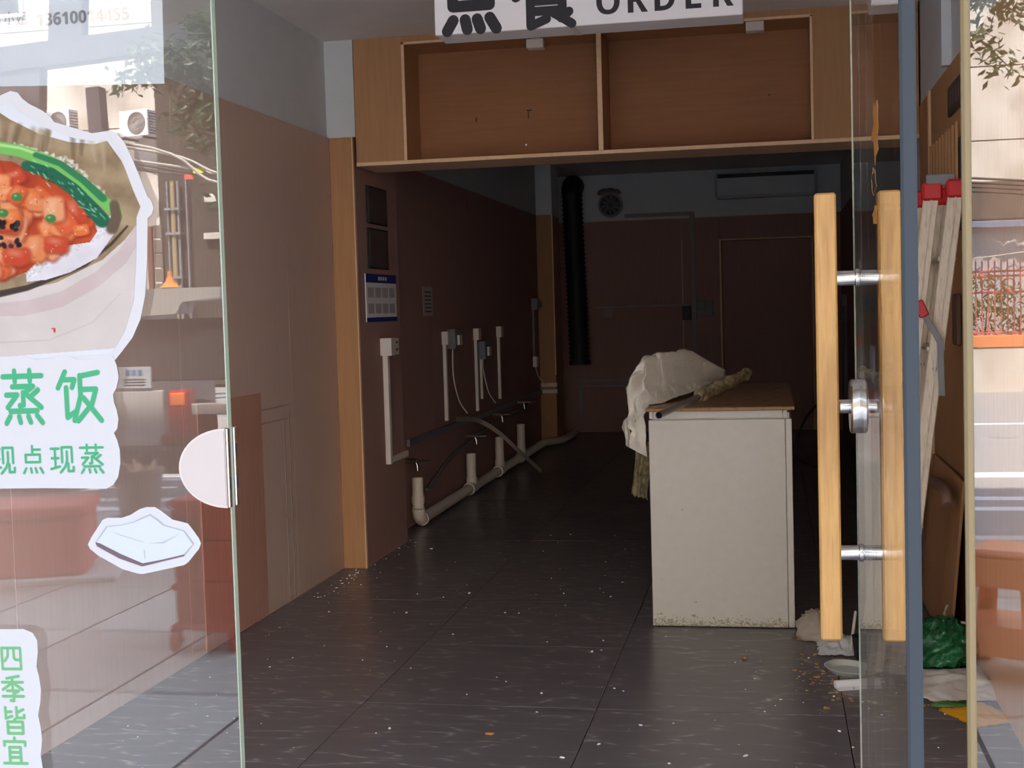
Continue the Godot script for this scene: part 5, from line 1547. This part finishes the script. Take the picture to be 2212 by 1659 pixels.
	# rice noodle dumpling picture
	var dm := thing("wrapper_sticker", "white boat-shaped sticker with grey fold lines on the left glass pane", "sticker", Vector3.ZERO)
	st = start()
	sticker_sheet(st, [Vector2(-0.8790, 1.0620), Vector2(-0.8740, 1.0710), Vector2(-0.8570, 1.0940), Vector2(-0.8500, 1.0970), Vector2(-0.8300, 1.0970), Vector2(-0.8170, 1.1010), Vector2(-0.8050, 1.1080), Vector2(-0.7950, 1.1110), Vector2(-0.7900, 1.1110), Vector2(-0.7830, 1.1110), Vector2(-0.7760, 1.1070), Vector2(-0.7600, 1.0950), Vector2(-0.7390, 1.0900), Vector2(-0.7340, 1.0840), Vector2(-0.7240, 1.0700), Vector2(-0.7220, 1.0640), Vector2(-0.7250, 1.0570), Vector2(-0.7400, 1.0400), Vector2(-0.7460, 1.0360), Vector2(-0.8030, 1.0240), Vector2(-0.8090, 1.0240), Vector2(-0.8320, 1.0300), Vector2(-0.8660, 1.0480), Vector2(-0.8760, 1.0560)], STICK)
	obj("backing", st, M.sticker, dm)
	st = start()
	sticker_sheet(st, [Vector2(-0.8680, 1.0650), Vector2(-0.8520, 1.0860), Vector2(-0.8310, 1.0880), Vector2(-0.8140, 1.0920), Vector2(-0.8010, 1.0980), Vector2(-0.7900, 1.1020), Vector2(-0.7800, 1.0960), Vector2(-0.7710, 1.0880), Vector2(-0.7440, 1.0810), Vector2(-0.7310, 1.0640), Vector2(-0.7450, 1.0480), Vector2(-0.8040, 1.0350), Vector2(-0.8330, 1.0440)], STICK + 0.0003, 0.0002)
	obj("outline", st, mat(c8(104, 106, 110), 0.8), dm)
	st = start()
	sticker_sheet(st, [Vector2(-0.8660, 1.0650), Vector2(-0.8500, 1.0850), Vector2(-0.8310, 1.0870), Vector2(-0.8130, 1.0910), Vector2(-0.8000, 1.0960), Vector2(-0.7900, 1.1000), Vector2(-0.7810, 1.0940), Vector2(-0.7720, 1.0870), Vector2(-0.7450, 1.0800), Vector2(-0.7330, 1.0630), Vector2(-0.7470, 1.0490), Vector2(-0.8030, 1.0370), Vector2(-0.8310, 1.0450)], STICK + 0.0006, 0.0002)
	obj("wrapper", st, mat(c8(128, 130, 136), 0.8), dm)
	st = start()
	sticker_sheet(st, [Vector2(-0.8680, 1.0650), Vector2(-0.8620, 1.0640), Vector2(-0.8330, 1.0500), Vector2(-0.8030, 1.0380), Vector2(-0.7760, 1.0430), Vector2(-0.7450, 1.0500), Vector2(-0.7450, 1.0480), Vector2(-0.8040, 1.0340), Vector2(-0.8350, 1.0440), Vector2(-0.8660, 1.0600)], STICK + 0.0008, 0.0001)
	obj("crescent_line", st, mat(c8(60, 44, 48), 0.8), dm)  # printed dark crescent along the lower edge
	st = start()
	for l in [[Vector2(-0.8470, 1.0800), Vector2(-0.8310, 1.0750), Vector2(-0.8010, 1.0660), Vector2(-0.8000, 1.0650), Vector2(-0.8320, 1.0740)], [Vector2(-0.7930, 1.0640), Vector2(-0.7740, 1.0660), Vector2(-0.7490, 1.0770), Vector2(-0.7490, 1.0770), Vector2(-0.7730, 1.0640)], [Vector2(-0.8010, 1.0550), Vector2(-0.7990, 1.0550), Vector2(-0.7990, 1.0440), Vector2(-0.8000, 1.0440)]]:
		sticker_sheet(st, l, STICK + 0.0008, 0.0001)
	obj("fold_line", st, mat(c8(110, 111, 115), 0.8), dm)

	# four-seasons wording
	var fs := thing("seasons_sticker", "white upright sticker with pale green lettering low on the left glass pane", "sticker", Vector3.ZERO)
	st = start()
	sticker_sheet(st, [Vector2(-1.0590, 0.9470), Vector2(-0.9770, 0.9490), Vector2(-0.9640, 0.9440), Vector2(-0.9580, 0.9340), Vector2(-0.9580, 0.9180), Vector2(-0.9610, 0.8990), Vector2(-0.9580, 0.8860), Vector2(-0.9560, 0.8680), Vector2(-0.9580, 0.8500), Vector2(-0.9620, 0.8340), Vector2(-0.9590, 0.8170), Vector2(-0.9580, 0.8000), Vector2(-0.9610, 0.7800), Vector2(-0.9590, 0.7620), Vector2(-0.9610, 0.7250), Vector2(-1.0710, 0.7200)], STICK)
	obj("backing", st, M.sticker, fs)
	var g3 := [Vector2(-1.0130, 0.9280), Vector2(-0.9810, 0.8920), Vector2(-1.0140, 0.8870), Vector2(-0.9800, 0.8500), Vector2(-1.0140, 0.8450), Vector2(-0.9790, 0.8070), Vector2(-1.0160, 0.8030), Vector2(-0.9800, 0.7650)]
	var n3 := ["si", "ji", "jie", "yi"]
	for i in 4:
		glyph_part(fs, n3[i], g3[2 * i], Vector2(g3[2 * i + 1].x - g3[2 * i].x, g3[2 * i].y - g3[2 * i + 1].y), 0.1, M.leaf_ink, 0.02)

# ---------------------------------------------------------------- rubbish on the floor
func rag(center: Vector3, size: Vector2, sd: int, amp: float, m: Material, called: String, label: String, category: String, turn := 0.0) -> void:
	var nz := FastNoiseLite.new()
	nz.seed = sd
	nz.frequency = 4.0
	nz.fractal_type = FastNoiseLite.FRACTAL_RIDGED
	nz.fractal_octaves = 2
	var rows := []
	for i in 19:
		var row := []
		for k in 19:
			var u := i / 18.0 * 2.0 - 1.0
			var v := k / 18.0 * 2.0 - 1.0
			var edge := 1.0 + 0.14 * nz.get_noise_2d(9.0 + u * 0.4, v * 0.4)
			var p := Vector3(u * size.x * 0.5 * edge, 0, v * size.y * 0.5 * edge).rotated(Vector3.UP, turn)
			var h := (nz.get_noise_2d(u * 0.35 + 3.0, v * 0.35) + 1.0) * 0.5
			var fall := clampf(1.3 - 1.2 * maxf(absf(u), absf(v)), 0.0, 1.0)
			row.append(center + p + Vector3(0, 0.003 + amp * h * fall, 0))
		rows.append(row)
	var st := start(true)
	loft(st, rows, 0.002)
	tag(obj(called, st, m), label, category)

func build_rubbish() -> void:
	var white_bag := mat(c8(206, 208, 206), 0.35)
	var green_bag := textured(noise_tex(61, 0.02, [[0.0, c8(20, 92, 52)], [0.55, c8(36, 122, 70)], [0.78, c8(60, 140, 92)], [0.86, c8(214, 226, 214)], [1.0, c8(230, 236, 230)]], FastNoiseLite.FRACTAL_FBM, 3), Vector3(5, 5, 5), 0.3)
	tag(obj("sack", crumple(Vector3(0.156, 0, -5.494), Vector3(0.075, 0.06, 0.1), 3, 0.4, 1.6), mat(c8(176, 166, 150), 0.6)), "beige plastic sack slumped against the foot of the white counter", "sack")
	rag(Vector3(0.239, 0, -5.293), Vector2(0.17, 0.22), 5, 0.06, white_bag, "plastic_bag", "crumpled white plastic bag between the counter and the open glass door", "plastic bag")
	var tray := thing("foam_tray", "flat white foam tray on the floor by the open glass door", "tray", Vector3(0.252, 0, -4.96), "", 0.5)
	var st := start(true)
	lathe(st, [Vector2(0.0, 0.006), Vector2(0.058, 0.006), Vector2(0.078, 0.022), Vector2(0.082, 0.02), Vector2(0.061, 0.0), Vector2(0.0, 0.0)], Transform3D(Basis.from_scale(Vector3(1.0, 1, 1.3)), Vector3.ZERO), 28)
	obj("dish", st, mat(c8(196, 200, 192), 0.5), tray)
	var cup := thing("black_cup", "black plastic cup lying beside the white foam tray", "cup", Vector3(0.31, 0, -5.16))
	st = start(true)
	lathe(st, [Vector2(0.0, 0.0), Vector2(0.026, 0.0), Vector2(0.036, 0.085), Vector2(0.038, 0.087), Vector2(0.034, 0.085), Vector2(0.024, 0.004), Vector2(0.0, 0.004)], Transform3D(), 20)
	obj("cup", st, M.black, cup)
	var straw := obj("stick", tb([Vector3(0.27, 0.03, -5.158), Vector3(0.3, 0.134, -5.35)], 0.006, 8), M.plastic)
	tag(straw, "pale stick standing up from the rubbish by the glass door", "stick")
	var roll := thing("paper_roll", "white rolled paper on the floor in front of the foam tray", "paper", Vector3(0.259, 0, -4.769), "", 0.35)
	obj("roll", tb([Vector3(-0.07, 0.014, 0), Vector3(0.09, 0.014, 0)], 0.014, 12), M.white, roll)
	obj("loose_edge", bx(Vector3(-0.07, 0.0, 0.0), Vector3(0.09, 0.002, 0.035)), M.white, roll)
	# pile by the right wall
	rag(Vector3(0.623, 0, -4.825), Vector2(0.34, 0.38), 8, 0.05, mat(c8(214, 212, 204), 0.5), "paper_sheet", "large white sheet spread on the floor under the green bag", "sheet", 0.2)
	tag(obj("green_bag", crumple(Vector3(0.584, 0.02, -5.091), Vector3(0.1, 0.085, 0.11), 14, 0.6, 2.4, 34, 22), green_bag), "crumpled green and white plastic bag on the white sheet", "plastic bag")
	rag(Vector3(0.634, 0, -4.477), Vector2(0.17, 0.2), 11, 0.012, mat(c8(232, 170, 30), 0.5), "yellow_card", "bright yellow card on the floor by the right wall", "card", 0.5)
	rag(Vector3(0.623, 0, -5.399), Vector2(0.2, 0.22), 17, 0.1, mat(c8(122, 96, 72), 0.8), "cardboard", "torn brown cardboard behind the green bag", "cardboard", 0.3)
	tag(obj("leaf_scrap", crumple(Vector3(0.551, 0, -4.555), Vector3(0.05, 0.012, 0.02), 19, 0.4), mat(c8(70, 104, 44), 0.5)), "green vegetable scrap beside the yellow card", "scrap")
	for p in [[Vector3(0.604, 0.1, -4.978), Vector3(0.627, 0.127, -5.3), Vector3(0.638, 0.175, -5.3), "pale curled strap rising from the rubbish by the right wall"], [Vector3(0.611, 0.05, -5.141), Vector3(0.61, 0.072, -5.25), Vector3(0.614, 0.056, -5.2), "short white strap lying on the brown cardboard"], [Vector3(0.593, 0.15, -5.015), Vector3(0.64, 0.132, -5.2), Vector3(0.675, 0.179, -5), "thin pale cord stretched over the rubbish to the right pane"]]:
		st = start(true)
		tube(st, curve([p[0], p[1], p[2]], 6), 0.005, 6)
		tag(obj("strap", st, M.plastic), p[3], "strap")

	# crumbs of plaster and dirt
	var rng := RandomNumberGenerator.new()
	rng.seed = 99
	var chip := start()
	lathe(chip, [Vector2(0.0, 0.0), Vector2(1.0, 0.0), Vector2(0.7, 0.6), Vector2(0.0, 0.8)], Transform3D(), 5, false)
	chip.generate_normals()
	var cm := chip.commit()
	for kind in [[0, 420, M.white, "plaster_crumbs", "white plaster crumbs scattered over the dark tiles", "crumbs"], [1, 420, mat(c8(150, 122, 78), 0.8), "litter_crumbs", "brown and pale litter crumbs around the rubbish by the glass door", "crumbs"]]:
		var mm := MultiMesh.new()
		mm.transform_format = MultiMesh.TRANSFORM_3D
		mm.mesh = cm
		mm.instance_count = kind[1]
		for i in kind[1]:
			var p: Vector3
			var s: float = absf(rng.randfn()) * (0.0022 + 0.0015 * kind[0]) + 0.0012
			if kind[0] == 0:
				p = Vector3(rng.randf_range(-2.2, 0.65), 0.0005, rng.randf_range(-7.9, -2.3))
				if i % 4 == 0:
					p = Vector3(-2.2 + absf(rng.randfn()) * 0.06, 0.0005, rng.randf_range(-7.8, -6.0))
			else:
				p = Vector3(0.28 + rng.randfn() * 0.13, 0.0005, -5.05 + rng.randfn() * 0.28)
			if p.x > 0.7 or (p.x > -0.53 and p.z < -5.6):
				s *= 0.01
			mm.set_instance_transform(i, Transform3D(Basis(Vector3.UP, rng.randf() * TAU) * Basis.from_scale(Vector3(s * rng.randf_range(0.7, 2.2), s, s)), p))
		var mi := MultiMeshInstance3D.new()
		mi.name = kind[3]
		mi.multimesh = mm
		mi.material_override = kind[2]
		add_child(mi, true)
		tag(mi, kind[4], kind[5], "", "stuff")
	tag(obj("dry_leaf", crumple(Vector3(-0.911, 0, -4.124), Vector3(0.014, 0.004, 0.009), 23, 0.3, 2.0, 12, 8), mat(c8(170, 124, 72), 0.7)), "small tan dry leaf alone on the dark tiles", "leaf")
